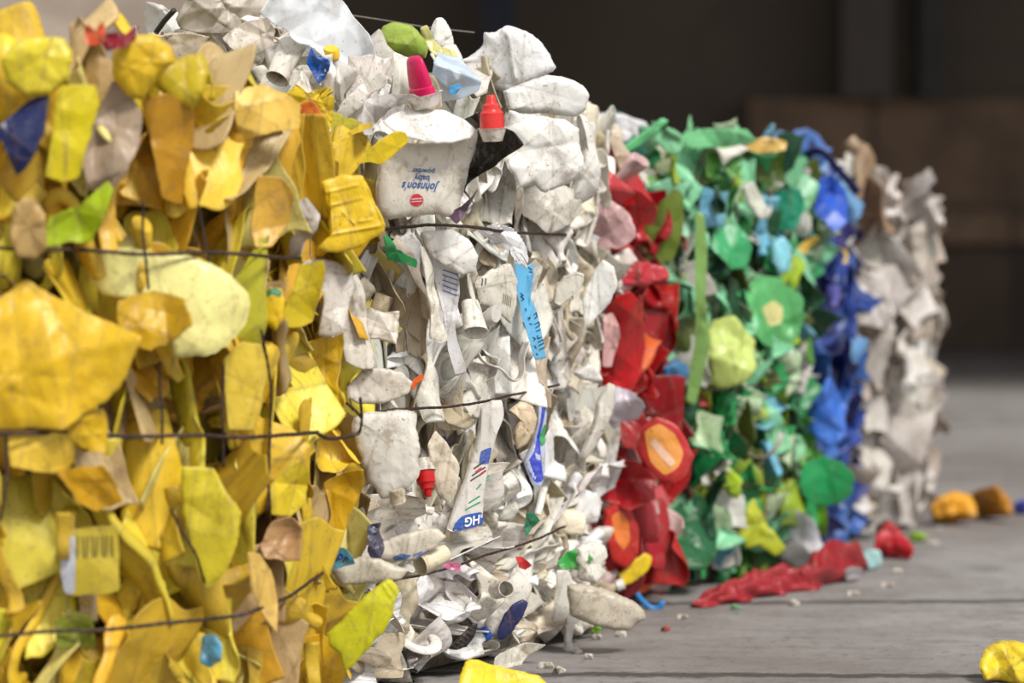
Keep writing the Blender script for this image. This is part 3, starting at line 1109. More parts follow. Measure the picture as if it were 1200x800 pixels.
hero('crumpled_lump', [(238, 746), (252, 742), (260, 754), (258, 774), (246, 784), (234, 776), (236, 760)], 'yellow', 0.04, (96, 170, 206),
     'small sky blue crumpled lump near the bottom of the yellow bale', 'plastic scrap', 'the sky blue lump', mat='clean', th=0.012, k=5, amp=0.35, seed=37)
jug = hero('jerrycan', [(378, 214), (400, 206), (424, 204), (432, 222), (450, 262), (448, 272), (430, 284), (404, 296), (378, 296), (372, 290), (386, 276), (384, 250)], 'yellow', 0.03, (226, 188, 30),
           'flattened bright yellow jerrycan with embossed lines hanging over the corner', 'jerrycan', 'the embossed jerrycan', Y=3.64, yaw=0.2, th=0.014, k=2, amp=0.08, seed=38, sharp=0.7,
           emboss=[(382, 226, 418, 217, 0.0016, 0.0022), (384, 242, 424, 232, 0.0016, 0.0022), (420, 260, 434, 257, 0.0016, 0.002), (402, 250, 414, 262, 0.0016, 0.002), (402, 248, 398, 262, 0.0016, 0.002),
                   (386, 275, 446, 264, 0.002, 0.003), (426, 206, 448, 262, 0.002, 0.003), (386, 215, 388, 268, 0.0016, 0.002)])
hero('plastic_sheet', [(276, 108), (310, 98), (338, 112), (352, 124), (350, 150), (318, 156), (285, 163), (276, 140)], 'yellow', 0.05, (228, 188, 84),
     'pale orange-yellow folded sheet on the top edge of the yellow bale', 'plastic sheet', 'the pale orange folded sheet', sheet_t=0.002, k=5, amp=0.25, seed=39)
hero('plastic_sheet', [(302, 206), (330, 208), (344, 226), (340, 256), (330, 272), (318, 290), (298, 290), (294, 270), (298, 236)], 'yellow', 0.045, (204, 158, 56),
     'smooth ochre flap above the top wire near the corner', 'plastic sheet', 'the smooth ochre flap', sheet_t=0.002, k=2, amp=0.15, seed=40)
yb = hero('crushed_bottle', [(384, 742), (404, 722), (425, 700), (442, 686), (451, 680), (455, 677), (460, 679), (468, 693), (466, 698), (463, 704), (462, 718), (450, 738), (432, 760), (416, 780), (404, 788), (398, 770), (386, 756)], 'yellow', 0.0, (200, 196, 28),
          'long lime-yellow flattened bottle with a ridged neck leaning over the white bale', 'bottle', 'the long lime-yellow bottle', Y=3.58, th=0.010, k=3, amp=0.10, seed=41, sharp=0.7,
          emboss=[(448, 684, 463, 706, 0.0012, 0.003), (453, 680, 467, 699, 0.0012, 0.002)])
hero('plastic_sheet', [(352, 310), (378, 306), (381, 318), (374, 345), (366, 378), (350, 384), (328, 382), (336, 355), (346, 330)], 'yellow', 0.055, (202, 178, 24),
     'mustard flattened tongue below the top wire at the corner', 'plastic sheet', 'the mustard tongue', sheet_t=0.0025, k=2, amp=0.15, seed=42)
hero('plastic_tab', [(426, 182), (444, 164), (462, 153), (472, 155), (476, 166), (464, 178), (450, 192), (434, 190), (420, 192)], 'white', 0.03, (236, 206, 40),
     'clean bright yellow tab lying across the side of the powder bottle', 'plastic tab', 'the bright yellow tab', mat='clean', Y=3.72, sheet_t=0.002, k=2, amp=0.12, seed=43)
hero('folded_scrap', [(345, 238), (360, 232), (374, 252), (368, 270), (356, 284), (350, 304), (340, 300), (342, 270)], 'yellow', 0.03, (204, 196, 190),
     'whitish crumpled scrap between the ochre flap and the jerrycan', 'plastic scrap', 'the whitish corner scrap', mat='white', sheet_t=0.0015, k=7, amp=0.5, seed=44)
hero('crushed_container', [(352, 308), (380, 302), (412, 312), (416, 330), (410, 355), (402, 388), (388, 396), (372, 392), (378, 350)], 'white', 0.02, (212, 204, 194),
     'large dirty white smooth panel at the joint of yellow and white bales', 'crushed container', 'the large dirty white corner panel', Y=3.66, th=0.012, k=3, amp=0.15, seed=45, yaw=0.1)
gc = hero('crushed_bottle', [(308, 350), (316, 336), (330, 338), (334, 352), (332, 374), (322, 388), (308, 376)], 'yellow', 0.03, (220, 182, 20),
          'small golden bottle with a green ring below the top wire', 'bottle', 'the green-ringed golden bottle', th=0.016, k=2, amp=0.1, seed=46)
print_poly(gc, 'green_ring', [(312, 342), (320, 336), (330, 341), (328, 348), (318, 344), (313, 348)], (32, 116, 70), label='green ring on the bottle')
hero('cardboard_flap', [(304, 636), (318, 612), (340, 604), (354, 620), (350, 654), (330, 656), (310, 652)], 'yellow', 0.045, (176, 136, 92),
     'brown crumpled cardboard-like flap low in the yellow bale', 'cardboard flap', 'the brown flap', sheet_t=0.002, k=5, amp=0.3, seed=47)
hero('plastic_sheet', [(66, 552), (100, 546), (122, 545), (132, 560), (143, 588), (112, 600), (92, 590), (80, 570)], 'yellow', 0.08, (210, 158, 12),
     'deep amber pointed sheet below the middle wire', 'plastic sheet', 'the deep amber pointed sheet', sheet_t=0.002, k=3, amp=0.2, seed=48, sharp=0.8)
hero('plastic_sheet', [(12, 510), (84, 508), (86, 540), (74, 556), (40, 552), (14, 545)], 'yellow', 0.06, (228, 190, 60),
     'broad pale golden sheet directly under the middle wire', 'plastic sheet', 'the broad pale golden sheet', sheet_t=0.002, k=3, amp=0.15, seed=49, sharp=0.7)
hero('plastic_sheet', [(80, 482), (120, 478), (126, 500), (122, 532), (96, 524), (80, 508)], 'yellow', 0.085, (206, 166, 16),
     'squarish amber scrap hanging over the middle wire', 'plastic sheet', 'the squarish amber scrap', sheet_t=0.002, k=2, amp=0.2, seed=50, sharp=0.8)
hero('crushed_bottle', [(214, 546), (250, 548), (262, 570), (282, 600), (276, 640), (258, 680), (240, 690), (226, 650), (214, 600)], 'yellow', 0.055, (208, 190, 40),
     'large speckled lemon panel between the middle and lowest wires', 'bottle', 'the large speckled lemon panel', th=0.010, k=4, amp=0.2, seed=51, vert=0.8)
hero('plastic_sheet', [(316, 568), (340, 544), (356, 536), (362, 556), (358, 590), (340, 606), (318, 600)], 'yellow', 0.05, (218, 192, 36),
     'lemon rounded flap with a thin red edge under the twisted wire', 'plastic sheet', 'the red-edged lemon flap', sheet_t=0.002, k=3, amp=0.25, seed=52)
hero('plastic_sheet', [(262, 420), (284, 400), (306, 404), (312, 430), (306, 480), (296, 505), (268, 502), (264, 460)], 'yellow', 0.045, (216, 186, 62),
     'upright straw yellow panel above the middle wire', 'plastic sheet', 'the upright straw panel', sheet_t=0.002, k=4, amp=0.22, seed=53, vert=0.9)
hero('folded_scrap', [(290, 645), (304, 648), (318, 670), (326, 706), (324, 742), (308, 720), (294, 690)], 'yellow', 0.07, (214, 176, 90),
     'pale ochre leaf-shaped scrap above the lowest wire', 'plastic scrap', 'the pale ochre leaf-shaped scrap', sheet_t=0.0015, k=3, amp=0.3, seed=54, vert=1.0)
hero('plastic_sheet', [(352, 745), (378, 742), (392, 752), (404, 775), (404, 800), (380, 820), (350, 815), (346, 780)], 'yellow', 0.04, (222, 172, 26),
     'warm amber scrap under the long lime-yellow bottle', 'plastic sheet', 'the warm amber bottom scrap', sheet_t=0.002, k=4, amp=0.25, seed=55)
hero('plastic_sheet', [(394, 448), (404, 402), (398, 366), (384, 392), (352, 404), (340, 440), (352, 500), (372, 510), (392, 500), (402, 470)], 'yellow', -0.01, (210, 170, 30),
     'wrinkled golden sheet at the right corner above the twisted wire ends', 'plastic sheet', 'the wrinkled golden corner sheet', sheet_t=0.002, k=6, amp=0.35, seed=56, vert=0.9)
hero('folded_scrap', [(380, 566), (404, 552), (424, 548), (426, 566), (412, 600), (398, 640), (386, 664), (380, 640), (388, 600)], 'yellow', 0.03, (214, 166, 22),
     'golden leaning scrap with torn edge at the bale corner beside the white jug', 'plastic scrap', 'the golden leaning corner scrap', Y=3.66, sheet_t=0.002, k=4, amp=0.3, seed=57, vert=0.8)
# strands over the corner top
hero('plastic_strip', [(372, 176), (400, 162), (420, 146), (434, 143), (432, 149), (412, 158), (392, 174), (376, 184)], 'white', 0.0, (226, 194, 50),
     'curled yellow plastic ribbon pointing towards the powder bottle', 'plastic strip', 'the curled yellow ribbon', mat='yellow', Y=3.70, sheet_t=0.002, k=2, amp=0.2, seed=58)
hero('folded_scrap', [(338, 110), (348, 98), (362, 110), (374, 104), (388, 104), (392, 122), (386, 150), (378, 124), (350, 122), (340, 122)], 'yellow', 0.0, (222, 190, 36),
     'ragged yellow scrap standing on the top corner of the yellow bale', 'plastic scrap', 'the ragged yellow top scrap', Y=3.72, sheet_t=0.002, k=6, amp=0.4, seed=59, jag=0.8)
hero('folded_scrap', [(352, 122), (366, 118), (378, 134), (368, 142), (354, 140)], 'yellow', 0.0, (226, 120, 50),
     'small orange tongue on the top corner', 'plastic scrap', 'the small orange tongue', mat='clean', Y=3.62, th=0.004, k=2, amp=0.2, seed=60)

# ---- white bale
bb = hero('powder_bottle', [(444, 160), (480, 168), (530, 168), (560, 150), (556, 175), (548, 205), (541, 235), (534, 256), (510, 252), (480, 254), (456, 258), (446, 248), (441, 230), (443, 195)], 'white', 0.0, (222, 216, 203),
          'upside-down flattened white baby powder bottle with blue lettering', 'bottle', 'the powder bottle', Y=3.80, yaw=0.08, th=0.022, k=2, amp=0.05, seed=70, sharp=0.85, cones=1, vert=0.9)
print_text(bb, 'lettering', "Johnson's", 492.5, 217.5, 44, math.pi - 0.05, (28, 84, 150), shear=0.35, bold=0.018, hs=1.25)
print_text(bb, 'lettering', 'baby', 494, 208, 18, math.pi - 0.05, (28, 84, 150), bold=0.012)
print_text(bb, 'lettering', 'powder', 495.5, 200, 27, math.pi - 0.05, (28, 84, 150), bold=0.012)
print_poly(bb, 'logo_disc', [(480, 235), (483, 229), (489, 227), (494, 230), (496, 235), (493, 240), (488, 242), (482, 240)], (196, 38, 62), label='small red round logo', sharp=0.2)
strokes(bb, 'logo_line', [[(482, 233.5), (494, 232.5)], [(482, 236.6), (494, 235.6)]], 1.0, (228, 190, 186), lift=0.0016)
lid = hero('bottle_base', [(449, 143), (462, 132), (490, 126), (522, 128), (546, 140), (560, 154), (550, 162), (528, 168), (500, 168), (474, 162), (458, 153)], 'white', 0.0, (236, 234, 230),
           None, None, Y=3.775, yaw=0.08, th=0.006, k=-1, amp=0.03, seed=71, quiet=True, lip=0.0008, cones=0, tilt=-0.75)
lid.parent = bb
lid.matrix_parent_inverse = (Matrix.Translation(bb.location) @ bb.rotation_euler.to_matrix().to_4x4()).inverted()
if 'label' in lid:
    del lid['label']
hero('torn_film', [(545, 140), (556, 128), (566, 150), (578, 158), (584, 172), (576, 190), (566, 204), (552, 222), (542, 240), (546, 200), (560, 165)], 'white', 0.0, (26, 24, 26),
     'black shiny crumpled wrapper beside the powder bottle', 'wrapper', 'the black wrapper', mat='foil', Y=3.84, sheet_t=0.0008, k=12, amp=0.6, seed=72, cones=4)
hero('torn_film', [(548, 232), (556, 222), (554, 236), (546, 250), (536, 262), (532, 252)], 'white', 0.0, (110, 84, 110),
     'small purplish striped wrapper corner under the black wrapper', 'wrapper', 'the purplish wrapper corner', mat='colour', Y=3.79, sheet_t=0.0008, k=6, amp=0.4, seed=73)


def capped(name, rad, h, style, px, py, Y, rotv, c, label, cat, ref, collar=True):
    o = new(name, cap_mesh(name, rad, h, style, M['clean']), at(px, py, Y), color=srgb(*c))
    o.rotation_euler = Vector(rotv).to_track_quat('Z', 'Y').to_euler()
    tag(o, label, cat)
    HEROES.append((px, py, ref, rad * F / Y * 1.5, 'white', Y))
    if collar:
        V, Q, W = cup(np.random.default_rng(3), 0.02, rad * 0.8, rad * 1.15, 1.0, 0.05)
        n = new('bottle_neck', np_mesh('bottle_neck', V, Q, M['white'], W), (0, 0, -0.006), parent=o, color=srgb(224, 218, 208))
    return o


capped('flip_cap', 0.0265, 0.066, 'flip', 496, 114, 3.80, (-0.22, -0.15, 0.95), (212, 24, 92), 'bright magenta flip cap standing among white scrap', 'bottle cap', 'the magenta cap')
capped('nozzle_cap', 0.019, 0.055, 'nozzle', 577, 153, 3.76, (-0.04, -0.10, 0.98), (214, 54, 50), 'faded red nozzle cap above the black wrapper', 'bottle cap', 'the faded red nozzle cap')
capped('nozzle_cap', 0.0155, 0.046, 'nozzle', 497, 549, 3.82, (0.15, -0.25, -0.95), (196, 22, 26), 'deep red nozzle cap pointing down beside the white jug', 'bottle cap', 'the deep red nozzle cap')

hero('crushed_jug', [(536, 72), (552, 66), (566, 52), (566, 38), (580, 40), (592, 31), (612, 36), (634, 50), (644, 66), (651, 78), (640, 88), (618, 98), (596, 108), (570, 100), (548, 88)], 'white', 0.0, (238, 237, 235),
     'largest clean white crushed jug on top of the white bale', 'jug', 'the largest white top jug', Y=4.16, yaw=0.1, th=0.03, k=3, amp=0.16, seed=80, sharp=0.5, emboss=[(594, 42, 602, 92, 0.004, 0.004)])
hero('crushed_jug', [(590, 108), (612, 98), (640, 88), (660, 90), (682, 100), (690, 112), (686, 128), (672, 136), (650, 134), (620, 132), (596, 130)], 'white', 0.0, (230, 228, 222),
     'rounded white crushed jug lying under the largest top jug', 'jug', 'the rounded white top jug', Y=4.14, yaw=0.2, th=0.03, k=3, amp=0.14, seed=81)
hero('crushed_jug', [(596, 132), (624, 134), (660, 138), (680, 150), (684, 180), (680, 204), (662, 216), (640, 226), (622, 214), (604, 220), (590, 196), (588, 160)], 'white', 0.0, (232, 229, 222),
     'wide dirty white wrinkled jug filling the upper corner of the white bale', 'jug', 'the wide wrinkled white jug', Y=4.10, yaw=0.3, th=0.02, k=6, amp=0.26, seed=82, cones=3)
hero('crushed_jug', [(678, 134), (688, 136), (696, 158), (698, 184), (704, 204), (700, 230), (686, 240), (670, 238), (676, 200), (684, 170)], 'white', 0.0, (226, 222, 214),
     'pale rounded jug edge at the top right corner of the white bale', 'jug', 'the pale jug edge', Y=4.28, yaw=0.5, th=0.022, k=4, amp=0.2, seed=83)
hero('plastic_sheet', [(618, 222), (644, 214), (676, 222), (686, 244), (672, 262), (644, 274), (628, 262), (614, 250)], 'white', 0.04, (222, 216, 204),
     'cream curved panel over the right end of the top wire', 'plastic sheet', 'the cream curved panel', sheet_t=0.002, k=4, amp=0.3, seed=84)
hero('plastic_bag', [(312, 2), (330, -22), (372, -18), (396, 6), (418, 30), (432, 42), (440, 60), (440, 78), (424, 90), (408, 96), (396, 84), (376, 62), (352, 40), (330, 22)], 'pile', 0.05, (236, 238, 240),
     'smooth draped white plastic film sheet sloping down the top', 'plastic bag', 'the draped white film', mat='film', yaw=0.0, sheet_t=0.001, k=8, amp=0.36, seed=85, tilt=0.3, cones=4)
hero('crushed_container', [(206, 22), (222, -4), (262, -14), (312, -8), (330, 14), (322, 30), (290, 36), (260, 40), (232, 38), (212, 34)], 'pile', 0.04, (196, 186, 172),
     'wide dirty crumpled white container at the very top', 'crushed container', 'the wide dirty top container', sheet_t=0.002, k=8, amp=0.5, seed=86, cones=4, vert=0.0)
hero('crushed_container', [(262, 46), (286, 26), (312, 20), (320, 34), (316, 54), (300, 64), (278, 62)], 'pile', 0.075, (212, 202, 188),
     'creamy folded tub with gaping rim left of the curled white tube', 'crushed container', 'the gaping creamy tub', sheet_t=0.002, k=5, amp=0.5, seed=87)
hero('torn_film', [(166, 22), (174, 4), (190, 6), (206, 20), (214, 34), (198, 40), (182, 36), (168, 34)], 'pile', 0.0, (226, 224, 220),
     'crinkled white bag tip beside the black rod', 'plastic film', 'the crinkled white bag tip', mat='film', sheet_t=0.001, k=8, amp=0.6, seed=88, cones=4)
V, Q, W = cup(np.random.default_rng(5), 0.075, 0.022, 0.018, 0.85, 0.12)
o = new('curled_tube', np_mesh('curled_tube', V, Q, M['white'], W), at(334, 72, 3.90), color=srgb(216, 208, 196))
o.rotation_euler = (2.5, 0.35, 0)
tag(o, 'curled creamy white tube with its open end facing down', 'tube')
HEROES.append((334, 72, 'the curled white tube', 26, 'pile', 3.9))
hero('plastic_strip', [(340, 84), (352, 76), (366, 76), (372, 92), (378, 108), (366, 112), (360, 92), (350, 88), (346, 104), (338, 100)], 'pile', 0.10, (216, 210, 200),
     'arched white strip standing below the curled tube', 'plastic strip', 'the arched white strip', sheet_t=0.002, k=2, amp=0.3, seed=89)
hero('crumpled_lump', [(362, 68), (366, 56), (372, 66), (386, 70), (388, 78), (380, 92), (374, 98), (366, 86), (360, 74)], 'pile', 0.12, (26, 92, 178),
     'bright blue crumpled glove-like scrap below the draped film', 'plastic scrap', 'the bright blue scrap', mat='clean', th=0.012, k=5, amp=0.5, seed=90)
hero('crumpled_bag', [(440, 44), (448, 30), (462, 25), (482, 30), (498, 46), (502, 58), (498, 68), (474, 68), (448, 66), (440, 58)], 'pile', -0.02, (160, 182, 74),
     'lime green crumpled plastic bag at the top of the white bale', 'plastic bag', 'the lime green bag', mat='colour', Y=4.05, th=0.03, k=5, amp=0.3, seed=91, cones=3)
hero('crushed_bottle', [(504, 36), (510, 22), (518, 21), (528, 34), (532, 50), (526, 62), (514, 56), (506, 50)], 'white', 0.0, (236, 234, 228),
     'white oval scoop standing upright right of the lime bag', 'bottle', 'the white oval scoop', Y=4.10, th=0.012, k=1, amp=0.08, seed=92)
hero('folded_scrap', [(494, 34), (500, 30), (508, 44), (516, 56), (534, 58), (534, 68), (518, 76), (506, 64), (498, 48)], 'white', 0.0, (212, 206, 134),
     'pale yellow and green twisted scrap beside the oval scoop', 'plastic scrap', 'the pale yellow twisted scrap', mat='colour', Y=4.07, th=0.008, k=4, amp=0.35, seed=93)
hero('plastic_sheet', [(390, 142), (402, 118), (424, 98), (446, 84), (456, 90), (450, 102), (436, 108), (428, 122), (412, 136), (398, 148)], 'pile', 0.12, (216, 212, 202),
     'broad pale flattened tube slanting above the yellow ribbon', 'plastic sheet', 'the slanting pale flattened tube', th=0.006, k=3, amp=0.15, seed=94, yaw=0)
hero('folded_scrap', [(416, 140), (430, 118), (452, 110), (470, 112), (478, 118), (458, 124), (448, 140), (432, 158), (416, 160)], 'white', 0.04, (198, 194, 190),
     'grey twisted translucent scrap left of the powder bottle lid', 'plastic scrap', 'the grey twisted scrap', Y=3.80, sheet_t=0.0012, k=8, amp=0.55, seed=95, cones=4)
hero('torn_film', [(506, 74), (524, 60), (548, 66), (556, 84), (560, 104), (540, 116), (520, 118), (510, 96)], 'white', 0.0, (214, 226, 238),
     'white film with light blue print patches near the magenta cap', 'plastic film', 'the blue-printed white film', mat='film', Y=3.98, sheet_t=0.001, k=8, amp=0.5, seed=96)
hero('torn_film', [(526, 102), (536, 98), (541, 102), (534, 110), (526, 110)], 'white', 0.0, (66, 160, 216),
     'tiny light blue film patch between magenta and red caps', 'plastic film', 'the tiny light blue patch', mat='clean', Y=3.86, sheet_t=0.001, k=3, amp=0.2, seed=97)

tg = hero('paper_tag', [(603, 306), (610, 310), (617, 312), (624, 308), (626, 321), (618, 321), (615, 330), (620, 345), (628, 362), (634, 388), (640, 419), (627, 422), (620, 400), (612, 370), (606, 345), (604, 325)], 'white', 0.07, (104, 182, 226),
          'long light blue tag with handwritten marks hanging on the white bale', 'tag', 'the light blue tag', mat='clean', sheet_t=0.0008, k=1, amp=0.04, seed=98, sharp=0.9, yaw=0.45, cones=0)
strokes(tg, 'handwriting', [[(610, 343), (613, 346), (610, 347), (614, 350), (611, 352)], [(625, 369), (628, 366), (629, 371), (626, 373)], [(626, 380), (631, 377), (632, 381), (627, 384)],
                            [(628, 388), (633, 386)], [(629, 393), (630, 397), (634, 395)], [(630, 401), (636, 398)], [(631, 405), (637, 402)], [(632, 410), (638, 407)],
                            [(616, 361), (616, 364)], [(618, 372), (621, 372), (619, 375)], [(620, 379), (623, 380)], [(624, 395), (627, 397), (625, 399)], [(626, 405), (628, 408)], [(628, 414), (630, 416)],
                            [(619, 313), (623, 316)], [(620, 318), (624, 319)]], 1.0, (16, 22, 50))
hero('torn_film', [(566, 268), (584, 262), (602, 270), (614, 288), (622, 304), (616, 314), (604, 308), (594, 294), (580, 282)], 'white', 0.075, (238, 238, 240),
     'bright white torn flap from which the blue tag hangs', 'plastic film', 'the bright white torn flap', mat='clean', sheet_t=0.0012, k=5, amp=0.35, seed=99, yaw=0.4, jag=0.6)
hero('plastic_sheet', [(447, 276), (454, 278), (462, 290), (476, 298), (490, 304), (491, 314), (474, 308), (456, 304), (450, 292)], 'white', 0.05, (36, 136, 72),
     'emerald green plastic strap just under the top wire of the white bale', 'plastic strap', 'the emerald green strap', mat='clean', Y=3.78, sheet_t=0.002, k=4, amp=0.3, seed=100)
jg = hero('crushed_jug', [(414, 488), (440, 482), (470, 480), (482, 482), (488, 500), (491, 530), (489, 560), (480, 572), (470, 574), (456, 584), (446, 584), (430, 560), (420, 530), (413, 505)], 'white', 0.04, (218, 213, 202),
          'broad white flattened jug with its neck pointing down', 'jug', 'the broad white jug', Y=3.72, yaw=0.12, th=0.014, k=3, amp=0.10, seed=101, sharp=0.6)
V, Q, W = cup(np.random.default_rng(6), 0.022, 0.011, 0.012, 1.0, 0.02)
nk = new('bottle_neck', np_mesh('bottle_neck', V, Q, M['white'], W), (0, 0, 0), color=srgb(218, 206, 178))
nk.parent = jg
lx, lz = px_local(jg, 465, 580)
nk.location = (lx, 0, lz)
nk.rotation_euler = (math.pi + 0.35, -0.2, 0)
tb = hero('toothpaste_tube', [(562, 478), (574, 468), (586, 470), (589, 486), (583, 500), (578, 520), (572, 545), (568, 580), (566, 612), (558, 622), (532, 622), (524, 618), (534, 590), (545, 560), (556, 525), (561, 500)], 'white', 0.065, (224, 219, 210),
          'long slanting white tube printed in blue, red and green', 'tube', 'the printed white tube', th=0.012, k=3, amp=0.10, seed=102, vert=0.9, yaw=0.4)
lb = [(532, 612), (541, 603), (562, 600), (567, 606), (566, 615), (546, 619), (530, 621)]
print_poly(tb, 'blue_label', lb, (40, 88, 176), label='blue label with white lettering')
print_text(tb, 'lettering', 'HG', 552, 609.5, 20, math.pi + 0.16, (236, 238, 240), shear=0.2, bold=0.03, lift=0.0022, hs=1.1)
print_poly(tb, 'print_patch', [(562, 528), (573, 524), (571, 542), (560, 543)], (60, 92, 176), label='blue printed patch')
strokes(tb, 'print', [[(554, 548), (566, 540)], [(552, 556), (566, 547)], [(550, 562), (563, 554)]], 1.6, (70, 60, 66))
strokes(tb, 'print', [[(556, 552), (562, 548)], [(561, 555), (567, 551)]], 2.2, (186, 60, 66))
strokes(tb, 'print', [[(557, 572), (572, 558)], [(560, 568), (572, 562)], [(548, 588), (560, 581)], [(544, 596), (561, 588)]], 1.6, (52, 150, 110))
bl = hero('crushed_bottle', [(630, 470), (638, 462), (641, 480), (641, 510), (637, 540), (632, 566), (628, 572), (620, 566), (612, 540), (624, 520), (628, 495)], 'white', 0.06, (196, 204, 226),
          'narrow white bottle with glossy blue and green print near the middle wire', 'bottle', 'the blue-and-green printed bottle', th=0.012, k=2, amp=0.12, seed=103, yaw=0.5)
print_poly(bl, 'blue_print', [(634, 470), (638, 476), (632, 510), (630, 540), (632, 562), (622, 564), (613, 542), (625, 522), (631, 495)], (44, 66, 186), label='deep blue printed area', rough=0.25)
print_poly(bl, 'green_print', [(631, 512), (637, 497), (640, 500), (638, 518), (632, 522)], (40, 150, 72), label='green printed mark', lift=0.0012)
hero('crumpled_lump', [(596, 480), (610, 470), (624, 476), (632, 492), (628, 508), (616, 522), (606, 526), (600, 508), (608, 490)], 'white', 0.075, (220, 198, 166),
     'rounded beige speckled bottle end left of the blue printed bottle', 'bottle', 'the beige bottle end', th=0.012, k=3, amp=0.2, seed=104, yaw=0.4)
hero('torn_film', [(432, 616), (446, 612), (456, 616), (454, 634), (446, 648), (436, 656), (428, 644), (430, 628)], 'white', 0.0, (62, 62, 84),
     'dark crinkled bluish foil squeezed between white bottles', 'foil', 'the dark crinkled foil', mat='foil', Y=3.70, sheet_t=0.001, k=9, amp=0.6, seed=105, cones=4)
sp = hero('packet', [(384, 650), (392, 641), (404, 642), (414, 652), (416, 660), (402, 664), (388, 668), (380, 662)], 'white', 0.0, (70, 140, 160),
          'teal printed packet with dark lettering and a red corner', 'packet', 'the teal packet', Y=3.65, mat='clean', sheet_t=0.001, k=3, amp=0.15, seed=106, yaw=0.0)
print_text(sp, 'lettering', 'Spr', 399, 652, 20, -0.5, (22, 40, 92), bold=0.03)
print_poly(sp, 'red_patch', [(383, 657), (390, 655), (392, 663), (384, 665)], (180, 50, 56), label='red corner patch')
o1 = hero('crushed_bottle', [(436, 652), (448, 634), (470, 626), (498, 619), (514, 620), (523, 628), (510, 642), (488, 656), (462, 658), (444, 656)], 'white', 0.0, (214, 205, 188),
          'flattened open tub with a pale rim and faded blue print', 'plastic tub', 'the faded blue-printed tub', Y=3.72, th=0.012, k=3, amp=0.15, seed=107, yaw=0.1)
print_poly(o1, 'blue_print', [(460, 652), (470, 648), (482, 650), (474, 655), (462, 656)], (70, 100, 160), label='faded blue print')
strokes(o1, 'print', [[(484, 650), (494, 646)], [(488, 653), (502, 645)]], 2, (90, 116, 170))
hero('crushed_bottle', [(388, 668), (402, 660), (420, 652), (444, 654), (462, 662), (478, 668), (470, 678), (446, 683), (416, 685), (400, 684)], 'white', 0.0, (206, 198, 180),
     'long dingy flattened bottle lying across above the lime-yellow bottle', 'bottle', 'the long dingy flattened bottle', Y=3.68, th=0.014, k=3, amp=0.14, seed=108, yaw=0.1)
hero('crushed_bottle', [(398, 618), (412, 612), (434, 612), (432, 628), (428, 646), (410, 642), (396, 636)], 'white', 0.0, (220, 214, 202),
     'smooth cream bottle end between the yellow corner and dark foil', 'bottle', 'the smooth cream bottle end', Y=3.78, th=0.016, k=2, amp=0.1, seed=109, yaw=0.1)
V, Q, W = cup(np.random.default_rng(7), 0.05, 0.014, 0.0165, 1.0, 0.05)
o = new('open_tube', np_mesh('open_tube', V, Q, M['white'], W), at(507, 656, 3.74), color=srgb(220, 208, 178))
o.rotation_euler = Vector((-0.75, -0.62, -0.25)).to_track_quat('Z', 'Y').to_euler()
tag(o, 'open cream bottle neck showing its brownish inside, pointing at the viewer', 'bottle neck')
HEROES.append((507, 656, 'the open cream neck', 16, 'white', 3.9))
V, Q, W = cup(np.random.default_rng(8), 0.04, 0.016, 0.013, 1.0, 0.05)
o = new('open_tube', np_mesh('open_tube', V, Q, M['white'], W), at(588, 690, 3.98), color=srgb(228, 224, 214))
o.rotation_euler = Vector((0.35, -0.85, 0.15)).to_track_quat('Z', 'Y').to_euler()
tag(o, 'round white bottle mouth filled with dirt facing the viewer', 'bottle neck')
HEROES.append((588, 690, 'the round dirty bottle mouth', 14, 'white', 3.9))
V, Q, W = cup(np.random.default_rng(9), 0.06, 0.014, 0.021, 0.8, 0.08)
o = new('open_tube', np_mesh('open_tube', V, Q, M['white'], W), at(554, 372, 3.93), color=srgb(232, 228, 218))
o.rotation_euler = Vector((0.15, -0.55, -0.75)).to_track_quat('Z', 'Y').to_euler()
tag(o, 'white squarish open spout facing down left of the blue tag', 'bottle neck')
HEROES.append((554, 372, 'the squarish open spout', 18, 'white', 3.9))
hero('crushed_bottle', [(546, 650), (566, 664), (580, 676), (594, 690), (590, 706), (574, 720), (560, 728), (548, 720), (562, 700), (560, 680)], 'white', 0.05, (226, 220, 206),
     'curved cream flask around the round dirty bottle mouth', 'bottle', 'the curved cream flask', th=0.014, k=3, amp=0.15, seed=110, yaw=0.3)
hero('crushed_container', [(588, 690), (604, 664), (616, 676), (624, 690), (618, 706), (606, 720), (588, 742), (572, 744), (568, 728), (580, 708)], 'white', 0.055, (222, 217, 206),
     'pale smooth panel behind the navy oval base', 'crushed container', 'the pale panel behind the navy base', th=0.01, k=3, amp=0.15, seed=111, yaw=0.3)
hero('bottle_base', [(582, 742), (588, 724), (600, 708), (612, 702), (619, 706), (614, 720), (602, 738), (590, 749), (583, 748)], 'white', 0.085, (38, 44, 88),
     'navy blue oval bottle base low on the white bale', 'bottle base', 'the navy oval base', mat='clean', th=0.008, k=1, amp=0.05, seed=112, yaw=0.3)
hero('bottle_base', [(526, 758), (540, 744), (554, 730), (560, 732), (556, 746), (546, 758), (534, 761)], 'white', 0.07, (34, 34, 36),
     'black ribbed curved strip low on the white bale', 'plastic strip', 'the black ribbed strip', mat='clean', th=0.006, k=1, amp=0.05, seed=113, yaw=0.3,
     emboss=[(530 + i * 4, 756 - i * 4, 536 + i * 4, 760 - i * 4, 0.001, 0.001) for i in range(6)])
hero('leaf_of_foil', [(652, 658), (662, 648), (674, 643), (688, 648), (692, 656), (680, 662), (680, 668), (666, 666), (656, 665)], 'white', 0.09, (44, 150, 62),
     'bright green crumpled foil piece near the lowest wire', 'plastic scrap', 'the bright green piece', mat='clean', sheet_t=0.001, k=6, amp=0.4, seed=114)
